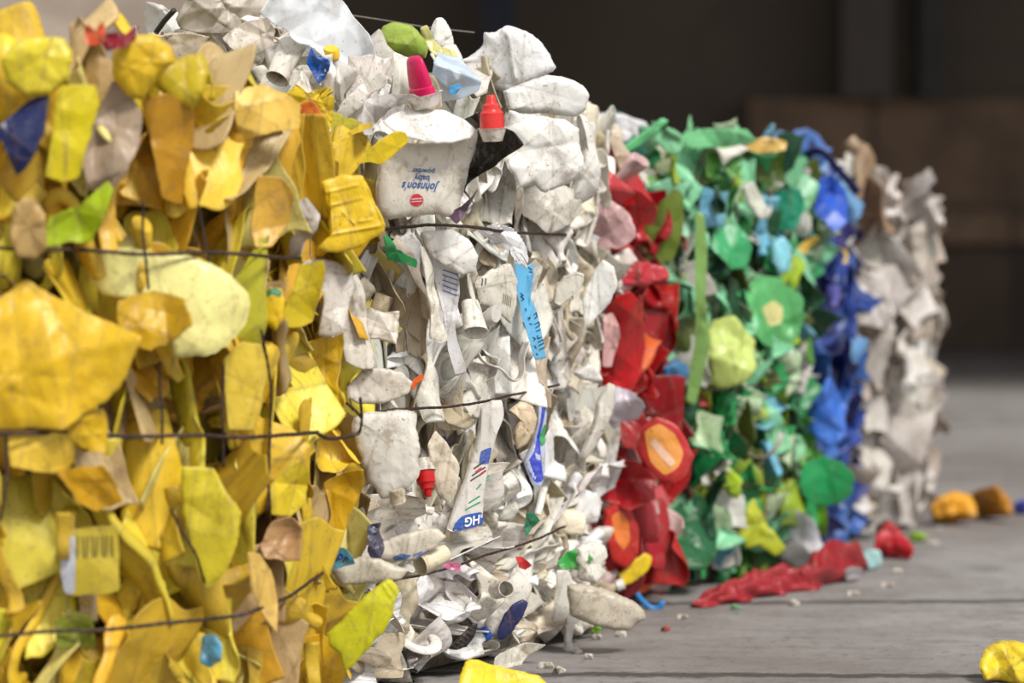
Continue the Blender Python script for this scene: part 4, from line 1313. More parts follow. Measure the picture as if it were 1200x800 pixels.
hero('torn_film', [(616, 600), (626, 602), (632, 610), (622, 622), (616, 628)], 'white', 0.05, (34, 120, 86),
     'small dark green film tip above the lowest wire', 'plastic film', 'the small dark green tip', mat='clean', sheet_t=0.001, k=3, amp=0.3, seed=115)
hero('torn_film', [(517, 662), (526, 658), (539, 660), (538, 670), (526, 667)], 'white', 0.06, (204, 110, 150),
     'small pink film sliver under the open cream neck', 'plastic film', 'the pink sliver', mat='clean', sheet_t=0.001, k=2, amp=0.2, seed=116)
hero('torn_film', [(604, 652), (612, 652), (622, 662), (616, 668), (608, 664)], 'white', 0.06, (196, 40, 44),
     'small red film scrap with brown paper beside the lowest wire', 'plastic film', 'the small red film scrap', mat='clean', sheet_t=0.001, k=3, amp=0.4, seed=117)
hero('torn_film', [(480, 452), (484, 444), (496, 438), (497, 444), (488, 450), (486, 457)], 'white', 0.06, (228, 96, 36),
     'tiny orange sliver above the middle wire of the white bale', 'plastic film', 'the orange sliver', mat='clean', Y=3.84, sheet_t=0.001, k=2, amp=0.2, seed=118)
big = hero('crushed_bottle', [(664, 684), (690, 684), (716, 692), (742, 704), (756, 716), (757, 727), (748, 732), (740, 740), (716, 738), (690, 730), (668, 720)], 'white', 0.05, (196, 186, 168),
           'long dirty bottle sticking out of the white bale towards the red bale', 'bottle', 'the long protruding bottle', Y=4.20, yaw=0.1, th=0.030, k=3, amp=0.10, seed=119)
hero('plastic_strap', [(650, 666), (664, 668), (672, 690), (678, 720), (672, 745), (668, 770), (676, 778), (670, 784), (662, 778), (666, 745), (664, 720), (656, 728), (646, 724), (650, 690)], 'white', 0.10, (230, 226, 216),
     'ribbed white strap with a dangling thin end beside the protruding bottle', 'plastic strap', 'the dangling white strap', th=0.006, k=2, amp=0.1, seed=120, sharp=0.6)
hero('plastic_tray', [(572, 764), (596, 760), (622, 756), (638, 757), (628, 768), (612, 786), (600, 790), (590, 800), (574, 800), (568, 782)], 'white', 0.06, (224, 218, 202),
     'cream folded plate with a thick rim at the foot of the white bale', 'plastic plate', 'the cream folded plate', sheet_t=0.003, k=1, amp=0.3, seed=121, lip=0.002)
sc1 = hero('plastic_disc', [(648, 356), (650, 338), (660, 324), (676, 318), (685, 322), (682, 336), (668, 348), (654, 360)], 'white', 0.09, (212, 206, 192),
           'thick oval off-white lid standing on edge right of the blue tag', 'lid', 'the thick oval lid', th=0.006, k=1, amp=0.04, seed=122, lip=0.002, yaw=0.2)
hero('crushed_container', [(684, 380), (682, 350), (696, 318), (706, 304), (718, 312), (722, 332), (714, 356), (700, 372), (686, 384)], 'white', 0.06, (230, 228, 222),
     'smooth white panel jutting out at the right edge beside red scrap', 'crushed container', 'the jutting white panel', Y=4.30, th=0.008, k=2, amp=0.12, seed=123, yaw=0.3)
hero('crushed_bottle', [(672, 436), (688, 424), (702, 436), (706, 446), (698, 448), (680, 444)], 'white', 0.0, (224, 220, 212),
     'small white finger-shaped end jutting over the red bale', 'bottle', 'the white finger-shaped end', Y=4.34, th=0.018, k=1, amp=0.08, seed=124)
hero('crushed_bottle', [(692, 500), (700, 470), (712, 448), (721, 452), (722, 474), (712, 500), (700, 522), (684, 540), (678, 534)], 'white', 0.0, (212, 206, 194),
     'long grey-white bottle leaning out over the red bale', 'bottle', 'the leaning grey-white bottle', Y=4.34, th=0.016, k=3, amp=0.15, seed=125)
hero('crushed_bottle', [(672, 590), (686, 574), (702, 578), (706, 594), (700, 612), (682, 614), (672, 606)], 'white', 0.05, (228, 226, 222),
     'rounded white bottle base facing out beside the red bale', 'bottle', 'the rounded white base', th=0.014, k=2, amp=0.1, seed=126, yaw=0.3)
hero('crushed_bottle', [(674, 640), (694, 634), (710, 640), (714, 652), (704, 664), (712, 672), (694, 684), (676, 676)], 'white', 0.03, (228, 223, 212),
     'plump cream bottle at the corner just above the protruding bottle', 'bottle', 'the plump cream corner bottle', Y=4.32, th=0.02, k=2, amp=0.15, seed=127)
hero('plastic_sheet', [(420, 370), (434, 360), (450, 366), (468, 364), (466, 384), (462, 404), (446, 398), (432, 396), (424, 384)], 'white', 0.06, (224, 215, 200),
     'crinkled cream cup-like scrap left of the folded white strips', 'plastic scrap', 'the crinkled cream cup', Y=3.77, th=0.012, k=5, amp=0.3, seed=128, yaw=0.2)
hero('pleated_scrap', [(408, 312), (420, 322), (428, 345), (432, 380), (436, 412), (438, 432), (420, 432), (404, 424), (402, 390), (410, 350)], 'white', 0.04, (218, 210, 196),
     'tall cream draped sheet falling along the yellow corner', 'plastic sheet', 'the tall draped cream sheet', Y=3.72, sheet_t=0.002, k=5, amp=0.35, seed=129, vert=1.0)
hero('pleated_scrap', [(492, 288), (500, 292), (510, 320), (516, 350), (514, 372), (524, 396), (514, 402), (500, 396), (504, 370), (498, 330)], 'white', 0.075, (226, 220, 206),
     'long narrow cream fold curving down the middle of the white bale', 'plastic strip', 'the long narrow cream fold', Y=3.84, th=0.004, k=3, amp=0.3, seed=130, vert=1.0)
st = hero('pleated_scrap', [(502, 302), (514, 300), (534, 318), (536, 345), (532, 380), (540, 420), (546, 436), (534, 440), (526, 410), (518, 360), (512, 325)], 'white', 0.06, (226, 224, 224),
          'long white sheet with blue ruled print left of the squarish spout', 'plastic sheet', 'the blue-ruled white sheet', Y=3.86, sheet_t=0.002, k=2, amp=0.15, seed=131, vert=1.0)
strokes(st, 'print', [[(520, 316 + i * 6), (533, 322 + i * 6)] for i in range(5)], 1.2, (60, 90, 170))
hero('crushed_container', [(494, 272), (530, 268), (548, 280), (558, 300), (554, 318), (540, 322), (520, 312), (504, 298)], 'white', 0.06, (232, 229, 222),
     'smooth white bottle side with a long crease under the top wire', 'crushed container', 'the long-creased white bottle side', Y=3.84, th=0.012, k=2, amp=0.16, seed=132, yaw=0.3)
bc = hero('crushed_container', [(556, 330), (576, 316), (598, 308), (606, 330), (606, 356), (600, 380), (580, 362), (562, 356)], 'white', 0.06, (216, 211, 198),
          'flat cream panel with a small printed code left of the blue tag', 'crushed container', 'the cream coded panel', th=0.008, k=2, amp=0.08, seed=133, yaw=0.4)
strokes(bc, 'print', [[(589 + i * 2.2, 344 + i), (588 + i * 2.2, 355 + i)] for i in range(5)], 0.9, (120, 110, 70))
strokes(bc, 'print', [[(564, 326), (563, 334)], [(568, 326), (567, 333)]], 1.2, (40, 36, 34))
hero('crushed_bottle', [(408, 452), (424, 434), (446, 430), (470, 436), (482, 448), (476, 462), (450, 472), (422, 474), (408, 466)], 'white', 0.05, (222, 214, 200),
     'cream flattened bottle side resting on the middle wire', 'bottle', 'the cream bottle above the middle wire', Y=3.74, th=0.012, k=3, amp=0.16, seed=134, yaw=0.2)
hero('folded_scrap', [(500, 520), (510, 504), (524, 520), (536, 545), (534, 572), (526, 590), (514, 580), (504, 550)], 'white', 0.065, (218, 206, 184),
     'speckled cream leaf-like scrap right of the deep red nozzle cap', 'plastic scrap', 'the speckled cream leaf-like scrap', Y=3.83, th=0.006, k=3, amp=0.2, seed=135, vert=0.9)

# ---- red, green, blue and grey bales
hero('plastic_packet', [(752, 502), (768, 488), (788, 494), (804, 514), (813, 534), (806, 552), (790, 566), (770, 560), (754, 540), (748, 518)], 'red', 0.06, (196, 48, 48),
     'orange printed packet with red rim leaning out of the red bale', 'packet', 'the orange packet', Y=4.60, th=0.008, k=3, amp=0.15, seed=140, yaw=0.1)
pkt = bpy.data.objects[HEROES and [k for k in HG][-1]]
print_poly(pkt, 'orange_print', [(756, 506), (772, 496), (790, 508), (800, 530), (794, 546), (778, 556), (762, 540)], (232, 150, 56), label='orange printed field')
print_poly(pkt, 'pale_stripe', [(762, 520), (768, 514), (790, 540), (784, 546)], (236, 190, 160), label='pale stripe', lift=0.0014)
hero('crushed_bottle', [(708, 596), (724, 586), (740, 596), (750, 620), (748, 650), (734, 668), (716, 656), (706, 625)], 'red', 0.04, (200, 46, 40),
     'red oval bottle with an orange printed centre', 'bottle', 'the orange-centred red oval', th=0.012, k=2, amp=0.12, seed=141, yaw=0.1)
pkt = bpy.data.objects[[k for k in HG][-1]]
print_poly(pkt, 'orange_print', [(716, 604), (726, 598), (736, 610), (738, 632), (730, 644), (720, 630)], (222, 112, 24), label='orange oval print')
hero('crushed_container', [(724, 672), (738, 658), (756, 648), (766, 654), (760, 670), (742, 682), (726, 688)], 'red', 0.08, (228, 196, 36),
     'bright yellow flattened scrap at the foot of the red bale', 'plastic scrap', 'the bright yellow scrap by the red bale', mat='clean', th=0.008, k=2, amp=0.15, seed=142)
hero('torn_film', [(698, 240), (716, 234), (736, 252), (742, 276), (728, 290), (706, 292), (694, 268)], 'red', 0.05, (216, 176, 176),
     'pale pink film patch among red scrap', 'plastic film', 'the pale pink film', sheet_t=0.001, k=6, amp=0.35, seed=143)
hero('torn_film', [(716, 210), (740, 222), (764, 236), (777, 252), (774, 264), (752, 260), (730, 246), (716, 232)], 'red', 0.05, (188, 26, 30),
     'crimson tongue reaching out towards the olive sheet', 'plastic film', 'the crimson tongue', Y=4.66, sheet_t=0.0015, k=5, amp=0.35, seed=144)
hero('plastic_sheet', [(700, 352), (722, 340), (748, 360), (770, 410), (764, 440), (742, 470), (716, 480), (704, 440)], 'red', 0.05, (196, 22, 30),
     'large bright red curved sheet in the red bale', 'plastic sheet', 'the large bright red sheet', sheet_t=0.0015, k=6, amp=0.3, seed=145)
hero('torn_film', [(700, 464), (716, 450), (738, 458), (752, 476), (748, 492), (726, 496), (708, 486)], 'red', 0.07, (214, 206, 214),
     'pale crinkled film above the orange packet', 'plastic film', 'the pale crinkled film', mat='film', sheet_t=0.001, k=6, amp=0.4, seed=146)
hero('torn_film', [(696, 548), (714, 532), (742, 540), (766, 560), (760, 580), (730, 596), (704, 584)], 'red', 0.03, (176, 18, 30),
     'wrinkled dark crimson sheet under the orange packet', 'plastic film', 'the dark crimson sheet', sheet_t=0.0012, k=7, amp=0.4, seed=147)
hero('plastic_sheet', [(754, 262), (770, 236), (788, 220), (802, 230), (804, 262), (794, 300), (776, 312), (758, 302)], 'green', 0.05, (104, 124, 40),
     'large deep olive draped sheet between the red and green bales', 'plastic sheet', 'the olive draped sheet', sheet_t=0.0015, k=4, amp=0.3, seed=150, vert=0.9)
hero('crumpled_bag', [(828, 398), (842, 376), (862, 370), (878, 384), (894, 400), (886, 424), (872, 446), (848, 456), (830, 448), (826, 420)], 'green', 0.06, (196, 212, 116),
     'pale lime patterned bag in the middle of the green bale', 'plastic bag', 'the pale lime bag', th=0.02, k=6, amp=0.3, seed=151, cones=4)
hero('plastic_sheet', [(866, 340), (888, 322), (916, 326), (938, 344), (942, 372), (930, 400), (906, 408), (882, 396), (868, 370)], 'green', 0.05, (96, 184, 110),
     'light green printed flap right of the pale lime bag', 'plastic sheet', 'the light green flap', sheet_t=0.0015, k=4, amp=0.22, seed=152)
pkt = bpy.data.objects[[k for k in HG][-1]]
print_poly(pkt, 'cream_print', [(892, 360), (908, 352), (920, 360), (918, 378), (902, 382)], (206, 200, 130), label='cream printed patch')
hero('plastic_strip', [(814, 250), (824, 252), (828, 300), (826, 350), (832, 400), (826, 440), (818, 476), (806, 470), (814, 430), (816, 380), (814, 330)], 'green', 0.085, (136, 178, 96),
     'long pale green ribbon running down the green bale', 'plastic strip', 'the long pale green ribbon', sheet_t=0.0012, k=2, amp=0.15, seed=153, yaw=0.2)
hero('crushed_bottle', [(864, 630), (874, 590), (884, 584), (894, 606), (912, 632), (920, 644), (906, 652), (890, 640), (876, 642)], 'green', 0.08, (188, 196, 52),
     'yellow-green funnel-shaped scrap low in the green bale', 'plastic scrap', 'the yellow-green funnel', th=0.012, k=3, amp=0.2, seed=154)
hero('plastic_disc', [(934, 556), (944, 540), (966, 534), (986, 540), (1000, 556), (996, 580), (978, 592), (952, 590), (938, 576)], 'green', 0.09, (36, 156, 88),
     'bright emerald rounded sheet over the blue bale edge', 'plastic sheet', 'the bright emerald round sheet', Y=5.22, sheet_t=0.002, k=2, amp=0.12, seed=155, yaw=0.1)
hero('crushed_container', [(906, 286), (918, 276), (930, 290), (926, 316), (912, 322), (904, 306)], 'green', 0.06, (132, 200, 214),
     'pale aqua scrap high in the green bale', 'plastic scrap', 'the pale aqua scrap', mat='clean', th=0.01, k=3, amp=0.2, seed=156)
hero('folded_scrap', [(902, 234), (924, 218), (938, 222), (946, 242), (930, 268), (908, 272), (898, 254)], 'green', 0.05, (20, 140, 106),
     'deep teal-green smooth panel in the green bale', 'plastic scrap', 'the deep teal panel', th=0.006, k=2, amp=0.2, seed=157)
hero('crushed_bottle', [(774, 430), (790, 420), (808, 428), (810, 446), (794, 456), (778, 450)], 'green', 0.06, (60, 120, 168),
     'steel blue crushed bottle beside the pale green ribbon', 'bottle', 'the steel blue bottle', th=0.014, k=4, amp=0.3, seed=158)
hero('torn_film', [(800, 160), (830, 150), (868, 152), (880, 166), (850, 172), (816, 174)], 'green', 0.04, (118, 196, 136),
     'mint film lying along the top edge of the green bale', 'plastic film', 'the mint top film', sheet_t=0.001, k=5, amp=0.35, seed=159)
hero('crushed_container', [(690, 140), (704, 133), (730, 134), (756, 142), (762, 152), (744, 164), (716, 172), (700, 160)], 'green', 0.0, (220, 218, 222),
     'white smooth panel on top between the white and green bales', 'crushed container', 'the white panel between bales', mat='white', Y=4.95, th=0.03, k=2, amp=0.1, seed=160)
tp = [at(x, y, 4.74) for x, y in ((745, 694), (752, 704), (764, 714), (774, 712), (777, 704))]
me, oo = tube_mesh('plastic_tube', tp, 0.006, flat_mat('blue_tube', srgb(40, 120, 184), 0.35), twist=False)
tag(new('plastic_tube', me, oo), 'small bent sky blue tube at the foot of the green bale', 'plastic tube')
HEROES.append((760, 706, 'the bent blue tube', 18, 'green', 4.74))
hero('crushed_bottle', [(950, 470), (966, 440), (986, 452), (994, 480), (984, 512), (964, 524), (950, 504)], 'blue', 0.05, (58, 112, 206),
     'bright blue glossy bottle in the middle of the blue bale', 'bottle', 'the bright blue bottle', th=0.025, k=5, amp=0.35, seed=161, Y=5.42)
hero('torn_film', [(958, 216), (976, 204), (996, 222), (998, 240), (984, 262), (966, 272), (954, 248)], 'blue', 0.05, (40, 90, 200),
     'cobalt film bulging at the top of the blue bale', 'plastic film', 'the cobalt top film', sheet_t=0.0015, k=6, amp=0.45, seed=162, Y=5.46)
hero('torn_film', [(1056, 470), (1076, 478), (1096, 464), (1112, 460), (1106, 478), (1088, 500), (1066, 508)], 'grey', 0.0, (208, 200, 192),
     'pale pointed scrap sticking out from the grey bale', 'plastic film', 'the pale pointed scrap', mat='white', Y=5.98, sheet_t=0.002, k=3, amp=0.3, seed=163)
hero('crushed_bottle', [(1062, 268), (1078, 262), (1088, 290), (1086, 318), (1076, 328), (1064, 304)], 'grey', 0.0, (190, 180, 168),
     'greyish bottle bulging out at the upper side of the grey bale', 'bottle', 'the greyish bulging bottle', mat='white', Y=6.0, th=0.03, k=3, amp=0.25, seed=164)
hero('crushed_container', [(1058, 370), (1078, 366), (1092, 378), (1084, 396), (1066, 402)], 'grey', 0.0, (186, 174, 160),
     'beige scrap poking out halfway up the grey bale', 'plastic scrap', 'the beige poking scrap', mat='white', Y=6.0, th=0.02, k=3, amp=0.3, seed=165)

hero('torn_film', [(690, 196), (704, 186), (722, 204), (738, 226), (726, 240), (706, 226)], 'red', 0.05, (206, 70, 78),
     'pinkish red film at the top of the red bale', 'plastic film', 'the pinkish top film', sheet_t=0.0015, k=6, amp=0.4, seed=210)
hero('torn_film', [(724, 316), (744, 306), (782, 312), (786, 326), (756, 336), (728, 334)], 'red', 0.06, (196, 56, 66),
     'pinkish red rolled film pointing at the green bale', 'plastic film', 'the rolled pinkish film', Y=4.66, th=0.012, k=5, amp=0.35, seed=211)
hero('crushed_bottle', [(714, 300), (738, 290), (756, 310), (744, 336), (722, 344), (708, 326)], 'red', 0.05, (226, 214, 204),
     'whitish crushed bottle amid the red scrap', 'bottle', 'the whitish bottle in red', mat='white', th=0.016, k=4, amp=0.3, seed=212)
hero('torn_film', [(704, 372), (718, 366), (728, 396), (720, 430), (706, 428)], 'red', 0.07, (224, 176, 172),
     'pale pink streak across the large bright red sheet', 'plastic film', 'the pale pink streak', sheet_t=0.0012, k=4, amp=0.3, seed=213)
hero('plastic_strip', [(762, 150), (776, 138), (784, 142), (760, 166), (730, 180), (722, 174)], 'green', 0.07, (96, 184, 120),
     'mint green strip pointing up at the top left of the green bale', 'plastic strip', 'the mint top strip', th=0.010, k=2, amp=0.2, seed=214)
hero('torn_film', [(872, 166), (900, 160), (922, 166), (918, 176), (890, 180), (872, 176)], 'green', 0.05, (216, 178, 96),
     'sandy yellow film at the top right of the green bale', 'plastic film', 'the sandy top film', sheet_t=0.0012, k=5, amp=0.35, seed=215)
hero('plastic_sheet', [(868, 184), (900, 178), (926, 180), (922, 214), (904, 226), (878, 208)], 'green', 0.03, (62, 84, 26),
     'dark olive sheet under the sandy top film', 'plastic sheet', 'the dark olive sheet', sheet_t=0.0015, k=3, amp=0.25, seed=216)
hero('crushed_bottle', [(866, 220), (880, 212), (896, 232), (904, 254), (890, 258), (874, 240)], 'green', 0.07, (204, 206, 190),
     'whitish slanting tube in the upper green bale', 'bottle', 'the whitish slanting tube', mat='white', th=0.012, k=2, amp=0.15, seed=217)
hero('plastic_sheet', [(830, 290), (842, 264), (868, 262), (884, 288), (878, 312), (850, 316)], 'green', 0.05, (58, 160, 100),
     'smooth mid-green panel in the upper green bale', 'plastic sheet', 'the mid-green panel', sheet_t=0.0018, k=3, amp=0.25, seed=218)
hero('plastic_sheet', [(800, 596), (830, 580), (848, 610), (836, 650), (800, 664), (770, 650), (776, 610)], 'green', 0.05, (24, 92, 50),
     'broad dark green sheet low in the green bale', 'plastic sheet', 'the broad dark green sheet', sheet_t=0.0018, k=5, amp=0.3, seed=219)
hero('crushed_container', [(908, 610), (926, 594), (948, 606), (958, 640), (940, 668), (914, 650)], 'green', 0.05, (206, 204, 206),
     'whitish crinkled film low at the right of the green bale', 'plastic film', 'the whitish low film', mat='white', th=0.012, k=7, amp=0.5, seed=220)

# ---- things lying on the concrete


def on_floor(name, loop, color, label, cat, ref, Y=None, **kw):
    L = np.array(loop, float)
    if Y is None:
        py = L[:, 1].max()
        Y = CAMZ * F / (py - 285)
    o = hero(name, loop, 'green', 0, color, label, cat, ref, Y=Y, yaw=kw.pop('yaw', 0.0), quiet=True, **kw)
    mz = min(v.co.z for v in o.data.vertices)
    o.location.z = -mz + 0.001
    return o


on_floor('folded_scrap', [(1146, 784), (1156, 766), (1172, 757), (1190, 755), (1210, 760), (1216, 780), (1204, 800), (1176, 802), (1152, 798)], (226, 198, 40),
         'crumpled bright yellow scrap alone on the concrete at the lower right', 'plastic scrap', '', mat='yellow', th=0.03, k=7, amp=0.55, seed=170, cones=3)
on_floor('folded_scrap', [(1086, 596), (1096, 582), (1120, 578), (1140, 584), (1142, 606), (1122, 616), (1096, 616)], (222, 158, 46),
         'pale orange lump on the concrete beyond the grey bale', 'plastic scrap', '', mat='yellow', th=0.04, k=8, amp=0.7, seed=171, cones=4)
on_floor('folded_scrap', [(1138, 588), (1150, 574), (1164, 568), (1178, 582), (1180, 602), (1160, 610), (1140, 608)], (190, 126, 20),
         'dark orange crumpled scrap beside the pale orange lump', 'plastic scrap', '', mat='yellow', th=0.04, k=9, amp=0.8, seed=172, cones=4)
on_floor('folded_scrap', [(1186, 592), (1194, 586), (1206, 588), (1206, 604), (1190, 604)], (70, 80, 190),
         'small violet blue scrap on the concrete at the right edge', 'plastic scrap', '', mat='colour', th=0.02, k=4, amp=0.4, seed=173)
rr_ = np.random.default_rng(9)
n_, m_ = 150, 26
PX = np.linspace(0, 1, n_)
cxs = np.interp(PX, [0, 0.2, 0.45, 0.7, 0.85, 1], [816, 858, 905, 950, 982, 1012])
cys = np.interp(PX, [0, 0.2, 0.45, 0.7, 0.85, 1], [714, 706, 696, 690, 678, 670])
hw = np.interp(PX, [0, 0.1, 0.3, 0.5, 0.62, 0.8, 0.95, 1], [0.006, 0.018, 0.024, 0.03, 0.020, 0.042, 0.03, 0.01])
Vr, Wr = [], []
for i_ in range(n_):
    Y_ = CAMZ * F / (cys[i_] - 285)
    c_ = at(cxs[i_], cys[i_], Y_)
    for j_ in range(m_):
        a_ = math.pi * j_ / (m_ - 1)
        rad_ = hw[i_] * (1 + 0.35 * abs(math.sin(a_ * 3 + i_ * 0.05)) - 0.25 * abs(math.sin(i_ * 0.045 + a_ * 2.6)) + 0.12 * math.sin(i_ * 0.21 + a_ * 7) + 0.1 * math.sin(i_ * 0.37 - a_ * 4))
        Vr.append((c_[0] + 0.01 * math.sin(a_ * 4 + i_ * 0.2), c_[1] - math.cos(a_) * rad_ * 1.5, max(0.002, math.sin(a_) * rad_ * 1.6)))
        Wr.append(0.1)
Vr = np.array(Vr)
Vr, Qr, Wr = solidify(Vr, grid_faces(n_, m_), rim_loop(n_, m_), 0.0014, np.array(Wr))
Vr[:, 2] = np.maximum(Vr[:, 2], 0.001)
or_ = Vr.mean(0)
or_[2] = 0
tag(new('torn_film', np_mesh('torn_film', Vr - or_, Qr, M['colour'], Wr), or_, color=srgb(160, 40, 48)), 'long crumpled red film trailing along the foot of the green bale', 'plastic film')
on_floor('torn_film', [(1020, 660), (1028, 636), (1042, 622), (1056, 634), (1068, 650), (1062, 664), (1038, 666)], (186, 30, 44),
         'upright pointed crimson scrap at the end of the red film', 'plastic film', '', Y=5.5, mat='colour', th=0.02, k=5, amp=0.4, seed=175)
on_floor('crumpled_lump', [(1010, 652), (1020, 646), (1032, 650), (1034, 666), (1020, 672), (1010, 668)], (168, 214, 214),
         'small pale turquoise cube-like bit beside the crimson scrap', 'plastic scrap', '', Y=5.3, mat='clean', th=0.015, k=3, amp=0.2, seed=176)
on_floor('crumpled_lump', [(982, 676), (996, 670), (1012, 674), (1010, 684), (990, 688)], (150, 146, 150),
         'small grey film bit in front of the red film', 'plastic film', '', Y=5.12, mat='white', th=0.012, k=4, amp=0.4, seed=177)
on_floor('crumpled_lump', [(1066, 626), (1078, 624), (1088, 630), (1078, 636), (1066, 634)], (150, 190, 60),
         'small lime green crumb on the concrete by the grey bale', 'plastic scrap', '', mat='clean', th=0.02, k=2, amp=0.2, seed=178)
on_floor('crumpled_lump', [(690, 738), (698, 735), (705, 738), (703, 745), (693, 745)], (130, 190, 60),
         'tiny lime green crumb on the concrete under the protruding bottle', 'plastic scrap', '', mat='clean', th=0.006, k=2, amp=0.2, seed=179)
hero('plastic_sheet', [(538, 792), (552, 774), (564, 773), (592, 783), (634, 797), (640, 812), (570, 826), (534, 814)], 'white', 0.0, (234, 204, 34),
     'bright yellow flat piece lying at the foot of the white bale', 'plastic sheet', 'the bright yellow foot piece', mat='yellow', Y=3.70, th=0.012, k=1, amp=0.10, seed=180, tilt=-0.5)
rg = np.random.default_rng(77)
CRUMB = []
for k in range(5):
    loop = [(math.cos(a) * rg.uniform(5, 9), math.sin(a) * rg.uniform(3, 6)) for a in np.linspace(0, 6.28, 9)[:-1]]
    me, cc, fr = hero_mesh('plastic_crumb', loop, 4.6, mat=M['white'], th=0.005, k=3, amp=0.3, seed=200 + k, rings=6)
    CRUMB.append(me)
for i, (px, py, c) in enumerate([(640, 786, 'w'), (676, 768, 'w'), (655, 792, 'w'), (700, 752, 'w'), (728, 748, 'w'), (800, 728, 'w'), (862, 716, 'g'), (930, 712, 'w'), (1052, 674, 'w'), (1094, 640, 'w'), (1000, 700, 'w'),
                                 (1100, 622, 'w'), (780, 742, 'r'), (690, 775, 'w'), (612, 796, 'w'), (1040, 690, 'w')]):
    Y = CAMZ * F / (py - 285)
    o = new('plastic_crumb', CRUMB[i % 5], at(px, py, Y), color=srgb(*{'w': (206, 200, 190), 'g': (90, 160, 110), 'r': (180, 60, 60)}[c]))
    o.scale = (0.7 + 0.5 * rg.random(),) * 3
    o.location.z = 0.005
    wh = {'w': 'off-white', 'g': 'green', 'r': 'reddish'}[c]
    near = 'in front of the white bale' if px < 760 else ('in front of the green bale' if px < 980 else 'in front of the grey bale')
    tag(o, 'tiny %s plastic crumb on the concrete %s' % (wh, near), 'plastic crumb', 'plastic crumbs on the concrete ' + near)


# ------------------------------------------------------------------ pools of scrap shapes
POOL = {}


def pool(kind, mats, gens):
    """every generator result becomes one mesh for each material it is needed in"""
    for mk in mats:
        POOL[(kind, mk)] = []
    for g in gens:
        V, Q, W = g[:3]
        for mk in mats:
            POOL[(kind, mk)].append((np_mesh(kind, V, Q, M[mk], W), g[3] if len(g) > 3 else None))


r = np.random.default_rng(42)
ALLM = ['yellow', 'white', 'colour']
pool('plastic_sheet', ALLM, [sheet(r, r.uniform(0.08, 0.12), r.uniform(0.10, 0.15), k=4, amp=0.24, bends=1, maxb=1.2, cones=1, vert=0.5) for _ in range(14)])
pool('folded_scrap', ALLM, [sheet(r, r.uniform(0.09, 0.14), r.uniform(0.09, 0.14), k=4, amp=0.26, bends=2, maxb=2.6, rad=0.008, cones=1, vert=0.6) for _ in range(16)])
pool('pleated_scrap', ALLM, [sheet(r, r.uniform(0.05, 0.09), r.uniform(0.10, 0.16), k=3, amp=0.18, bends=2, maxb=3.0, vert=1.0, rad=0.008, thick=0.002, cones=0) for _ in range(12)])
pool('plastic_strip', ALLM, [strip(r, r.uniform(0.015, 0.03), r.uniform(0.14, 0.22)) for _ in range(8)])
pool('crushed_bottle', ALLM, [bottle(r, r.uniform(0.13, 0.18), r.uniform(0.065, 0.09), flat=r.uniform(0.2, 0.42), neck=r.uniform(0.010, 0.014), crush=0.26, bends=1) for _ in range(12)])
pool('crushed_tub', ALLM, [cup(r, r.uniform(0.05, 0.09), r.uniform(0.025, 0.035), r.uniform(0.03, 0.045), r.uniform(0.3, 0.7), 0.28) for _ in range(8)])
pool('torn_film', ALLM, [sheet(r, r.uniform(0.09, 0.14), r.uniform(0.09, 0.14), k=8, amp=0.42, bends=3, maxb=1.8, rad=0.008, cones=2, thick=0.0006, jag=0.005) for _ in range(10)])
CAPS = {mk: cap_mesh('bottle_cap', 0.0155, 0.017, 'plain', M[mk]) for mk in ('clean',)}

NOUN = {'plastic_sheet': 'crumpled plastic sheet', 'folded_scrap': 'folded plastic scrap', 'pleated_scrap': 'pleated plastic scrap', 'plastic_strip': 'bent plastic strip',
        'crushed_bottle': 'crushed bottle', 'crushed_tub': 'squashed open tub', 'torn_film': 'crinkled torn film'}
CATG = {'plastic_sheet': 'plastic sheet', 'folded_scrap': 'plastic scrap', 'pleated_scrap': 'plastic scrap', 'plastic_strip': 'plastic strip', 'crushed_bottle': 'bottle',
        'crushed_tub': 'plastic tub', 'torn_film': 'plastic film'}
GRP = {'plastic_sheet': 'crumpled sheets', 'folded_scrap': 'folded scraps', 'pleated_scrap': 'pleated scraps', 'plastic_strip': 'plastic strips', 'crushed_bottle': 'crushed bottles',
       'crushed_tub': 'squashed tubs', 'torn_film': 'torn films'}
PIECES = []


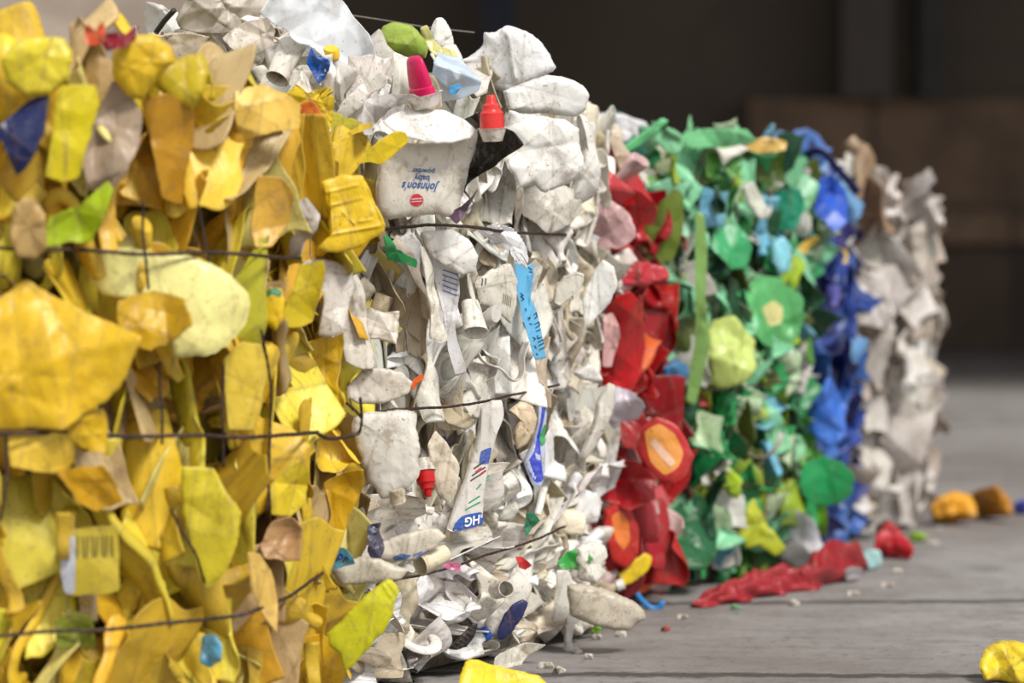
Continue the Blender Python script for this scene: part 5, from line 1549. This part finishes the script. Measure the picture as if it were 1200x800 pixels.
def scatter(key, step_s, step_z, mix, size=1.0, edge=0.35, seed=3, sizej=0.3, face_cam=0.6, rollsd=0.45, prot=0.02, rows=1, z0=0.03, fixed_roll=None, tint=None, s0=0.0):
    f = BALES[key]
    rr = np.random.default_rng(seed)
    kinds, wts = zip(*mix)
    wts = np.array(wts) / sum(wts)
    mk = MAT[key]
    wz = WIREZ.get(key, ())
    nz = 0
    z = z0
    row = 0
    while True:
        ns = int(f.L / step_s) + 1
        any_ = False
        for i in range(ns):
            a = (i + (0.5 if row % 2 else 0)) * step_s + rr.normal(0, step_s * 0.22)
            if a < s0 or a > f.L:
                continue
            zt = f.top(a)
            zz = z + rr.normal(0, step_z * 0.22)
            if zz > zt - 0.01:
                continue
            any_ = True
            kind = kinds[rr.choice(len(kinds), p=wts)]
            me, nk = POOL[(kind, mk)][rr.integers(len(POOL[(kind, mk)]))]
            nn = f.nrm(a)
            p = f.xy(a)
            out = rr.uniform(-0.030, prot)
            if wz:
                dw = min(abs(zz - w) for w in wz)
                out -= 0.030 * math.exp(-(dw / 0.03) ** 2)
            nf = nn * (1 - face_cam) + np.array([0, -1, 0]) * face_cam
            isedge = rr.random() < edge or kind == 'pleated_scrap'
            dirn = nf + np.array([rr.normal(0, 0.26), rr.normal(0, 0.12), rr.normal(0.06, 0.20)])
            roll = rr.normal(0, rollsd) + (math.pi if rr.random() < 0.5 else 0)
            if fixed_roll:
                roll = fixed_roll(a / f.L, zz, rr)
            o = bpy.data.objects.new(kind, me)
            col.objects.link(o)
            sn, cc = pick(key, rr)
            o.color = cc
            s = size * rr.uniform(1 - sizej, 1 + sizej)
            el = 1.22 if key in ('yellow', 'white') else 1.0
            place(o, (p[0] + nn[0] * out, p[1] + nn[1] * out, zz), dirn, roll, (s * rr.uniform(0.85, 1.1) / el ** 0.6, s, s * rr.uniform(0.9, 1.15) * el))
            if isedge:
                q = o.rotation_euler.to_matrix() @ Matrix.Rotation(rr.choice([-1, 1]) * rr.uniform(0.9, 1.45), 3, 'Z')
                o.rotation_euler = q.to_euler()
            PIECES.append([o, key, kind, sn, s])
            if kind == 'crushed_bottle' and nk is None:
                pass
            if kind == 'crushed_bottle' and nk is not None and rr.random() < 0.35:
                nc, nb = nk
                d = Vector(nc - nb).normalized()
                c = bpy.data.objects.new('bottle_cap', CAPS['clean'])
                col.objects.link(c)
                c.parent = o
                c.rotation_euler = d.to_track_quat('Z', 'Y').to_euler()
                c.location = Vector(nc) - d * 0.012
                cpal = [(200, 196, 188), (190, 30, 30), (30, 80, 170), (230, 190, 40), (40, 130, 70)]
                c.color = srgb(*cpal[rr.choice(5, p=[0.6, 0.08, 0.12, 0.1, 0.1])]) if key in ('white', 'pile') else cc
        z += step_z
        row += 1
        if z > 1.35:
            break


MIXY = [('plastic_sheet', 5), ('folded_scrap', 4), ('pleated_scrap', 3), ('crushed_bottle', 1.6), ('plastic_strip', 0.5), ('torn_film', 0.15)]
MIXW = [('plastic_sheet', 2.4), ('folded_scrap', 3.2), ('pleated_scrap', 5.0), ('crushed_bottle', 3.4), ('plastic_strip', 0.8), ('crushed_tub', 1.0), ('torn_film', 0.5)]
MIXG = [('plastic_sheet', 3), ('folded_scrap', 3), ('pleated_scrap', 2), ('crushed_bottle', 1.5), ('plastic_strip', 1.6), ('torn_film', 2)]


def roll_white(s, z, rr):
    if z < 0.33:
        return math.pi / 2 + rr.normal(0, 0.45)
    return rr.normal(0, 0.3) + (math.pi if rr.random() < 0.5 else 0)


scatter('yellow', 0.066, 0.064, MIXY, 1.0, 0.34, seed=3, prot=0.018, z0=0.07, rollsd=0.35)
scatter('white', 0.050, 0.052, MIXW, 0.76, 0.42, seed=4, prot=0.010, face_cam=0.45, fixed_roll=roll_white)
scatter('pile', 0.060, 0.05, MIXW, 0.80, 0.30, seed=5, prot=0.02, z0=0.88, rollsd=1.2)
scatter('red', 0.065, 0.066, [('plastic_sheet', 3), ('folded_scrap', 3), ('torn_film', 3), ('crushed_bottle', 1)], 1.0, 0.25, seed=6, prot=0.03)
scatter('green', 0.054, 0.057, MIXG, 0.72, 0.30, seed=7, prot=0.03, face_cam=0.6, rollsd=0.7)
scatter('blue', 0.070, 0.065, MIXG, 0.85, 0.25, seed=8, prot=0.03, s0=0.0)
scatter('grey', 0.070, 0.068, [('plastic_sheet', 3), ('folded_scrap', 3), ('torn_film', 3), ('crushed_bottle', 2)], 1.0, 0.25, seed=9, prot=0.05)
# scattered pieces stay behind the distinct ones they lie beside
for o, *_ in PIECES:
    for h in HEROES:
        hx, hy, rad = h[0], h[1], h[3]
        p = proj(o.location)
        if abs(p[0] - hx) < rad * 0.95 + 8 and abs(p[1] - hy) < rad * 0.95 + 8 and o.location.y < h[5] + 0.045:
            o.location.y = min(o.location.y + 0.06, h[5] + 0.045)
# nothing sinks into the concrete
bpy.context.view_layer.update()
for o, *_ in PIECES:
    mz = min((o.matrix_world @ Vector(c)).z for c in o.bound_box)
    if mz < 0.002:
        o.location.z += 0.002 - mz

# ------------------------------------------------------------------ binding wires


def wire(name, pts, bale, pro, label, rad=0.0027, sag=0.0, cat='binding wire', seed=0):
    rw = np.random.default_rng(seed)
    P = []
    n = 60
    pts = np.array(pts, float)
    d = np.concatenate([[0], np.cumsum(np.linalg.norm(np.diff(pts, axis=0), axis=1))])
    for t in np.linspace(0, d[-1], n):
        px, py = np.interp(t, d, pts[:, 0]), np.interp(t, d, pts[:, 1])
        py += 1.2 * math.sin(t * 0.045 + seed) + rw.normal(0, 0.35)
        P.append(at(px, py, BALES[bale].Ypx(px) - pro + 0.004 * math.sin(t * 0.07)))
    me, o = tube_mesh(name, P, rad, M['wire'])
    ob = new(name, me, o)
    tag(ob, label, cat, None)
    return ob


wire('binding_wire', [(-120, 288), (0, 290), (100, 294), (168, 297), (290, 297), (352, 303)], 'yellow', 0.062, 'top dark binding wire running across the yellow bale', seed=1)
wire('binding_wire', [(-120, 506), (0, 506), (190, 511), (300, 511), (372, 508)], 'yellow', 0.062, 'middle dark binding wire running across the yellow bale', rad=0.0030, seed=2)
wire('binding_wire', [(-120, 752), (0, 744), (100, 738), (200, 731), (290, 718), (340, 700), (378, 670)], 'yellow', 0.06, 'lowest binding wire rising towards the corner of the yellow bale', seed=3)
for i, p in enumerate([[(168, 236), (167, 270), (171, 305), (174, 338)], [(232, 240), (240, 280), (246, 310)], [(187, 424), (187, 450), (190, 480), (190, 520)], [(262, 425), (261, 480), (262, 548)],
                       [(306, 385), (313, 420), (318, 455), (316, 520), (314, 600)], [(200, 596), (214, 625), (230, 650), (240, 682)], [(7, 508), (9, 560), (0, 610)]]):
    wire('tie_wire', p, 'yellow', 0.058, ['thin upright wire crossing the top wire above the pale cream container', 'second thin upright wire crossing the top wire, near the ochre flap',
                                         'short upright wire crossing the middle wire beside the amber scrap', 'long upright wire crossing the middle wire under the straw panel',
                                         'long upright wire near the corner of the yellow bale', 'short slanting wire above the lowest wire', 'thin upright wire at the left edge under the middle wire'][i],
         rad=0.0020, seed=10 + i)
wire('binding_wire', [(448, 267), (500, 264), (560, 267), (610, 272), (672, 277)], 'white', 0.055, 'top rusty binding wire across the white bale', seed=20)
wire('binding_wire', [(408, 488), (430, 484), (520, 476), (570, 470), (610, 462), (655, 450)], 'white', 0.060, 'middle dark binding wire across the white bale', rad=0.0022, seed=21)
wire('binding_wire', [(400, 686), (480, 676), (540, 661), (590, 645), (640, 626), (662, 616)], 'white', 0.055, 'lowest dark binding wire across the white bale', rad=0.0022, seed=22)
wire('binding_wire', [(780, 572), (830, 572), (900, 566), (940, 560)], 'green', 0.05, 'dark binding wire low on the green bale', rad=0.0022, seed=23)
wire('binding_wire', [(780, 452), (830, 456), (880, 452), (940, 448)], 'green', 0.05, 'dark binding wire halfway up the green bale', rad=0.0022, seed=24)
# the twisted knot where the middle wire ends in two bent tails
knot = bpy.data.objects.new('wire_knot', None)
col.objects.link(knot)
knot.location = at(400, 508, 3.62)
tag(knot, 'twisted end of the middle wire with two bent tails', 'wire knot')
K = np.array(knot.location)
for nm, pp in (('twisted_wire', [(372, 508, 3.52), (384, 514, 3.55), (400, 513, 3.58), (414, 510, 3.60), (421, 507, 3.60)]),
               ('wire_tail', [(421, 507, 3.60), (424, 500, 3.60), (424, 485, 3.60), (422, 466, 3.58)]),
               ('wire_tail', [(424, 490, 3.60), (418, 482, 3.62), (406, 472, 3.64)])):
    P = [at(*q) for q in pp]
    me, o = tube_mesh(nm, P, 0.0030 if nm == 'twisted_wire' else 0.0022, M['wire'])
    ob = new(nm, me, Vector(o - K), parent=knot)
rod = [at(183, 38, 3.95), at(192, 25, 3.93), at(204, 12, 3.9)]
me, o = tube_mesh('black_rod', rod, 0.0045, flat_mat('black_rubber', srgb(46, 44, 42), 0.5), twist=False)
tag(new('black_rod', me, o), 'short black rod sticking up behind the yellow bale', 'rod')
hair = [at(385, 14, 4.3), at(440, 22, 4.3), at(500, 32, 4.3), at(556, 38, 4.3)]
me, o = tube_mesh('loose_strand', hair, 0.0008, flat_mat('strand', srgb(150, 140, 130), 0.4), twist=False)
tag(new('loose_strand', me, o), 'thin pale strand stretched above the lime green bag', 'strand')


# ------------------------------------------------------------------ labels of the scattered pieces, by what they lie next to


def relation(dx, dy, rad):
    d = math.hypot(dx, dy)
    near = d < rad + 30
    if abs(dx) > 1.6 * abs(dy):
        w = 'right of' if dx > 0 else 'left of'
    elif abs(dy) > 1.6 * abs(dx):
        w = 'below' if dy > 0 else 'above'
    elif dy > 0:
        w = 'lower right of' if dx > 0 else 'lower left of'
    else:
        w = 'upper right of' if dx > 0 else 'upper left of'
    return ('just ' if near else '') + w


used = {}
for o, key, kind, sn, s in PIECES:
    px, py = proj(o.matrix_world.translation)
    best = min(HEROES, key=lambda h: math.hypot(px - h[0], py - h[1]) - 0.4 * h[3] + (0 if h[4] == key or (key == 'pile' and h[4] == 'white') else 70))
    rel = relation(px - best[0], py - best[1], best[3])
    lab = '%s %s %s %s' % (sn, NOUN[kind], rel, best[2])
    if len(lab.split()) > 15:
        lab = '%s %s %s %s' % (sn, CATG[kind], rel.replace('just ', ''), best[2])
    used.setdefault(lab, []).append((o, key, kind, px, py))
    o['category'] = CATG[kind]
    o['group'] = GRP[kind] + ' in the ' + BNAME[key]
for lab, L in used.items():
    if len(L) == 1:
        L[0][0]['label'] = lab
        continue
    if len(L) == 2 or len(L) == 3:
        L.sort(key=lambda q: q[4])
        words = ['upper', 'lower'] if len(L) == 2 else ['highest', 'middle', 'lowest']
        for w, q in zip(words, L):
            q[0]['label'] = w + ' ' + lab
    else:
        for q in L:
            q[0]['label'] = lab
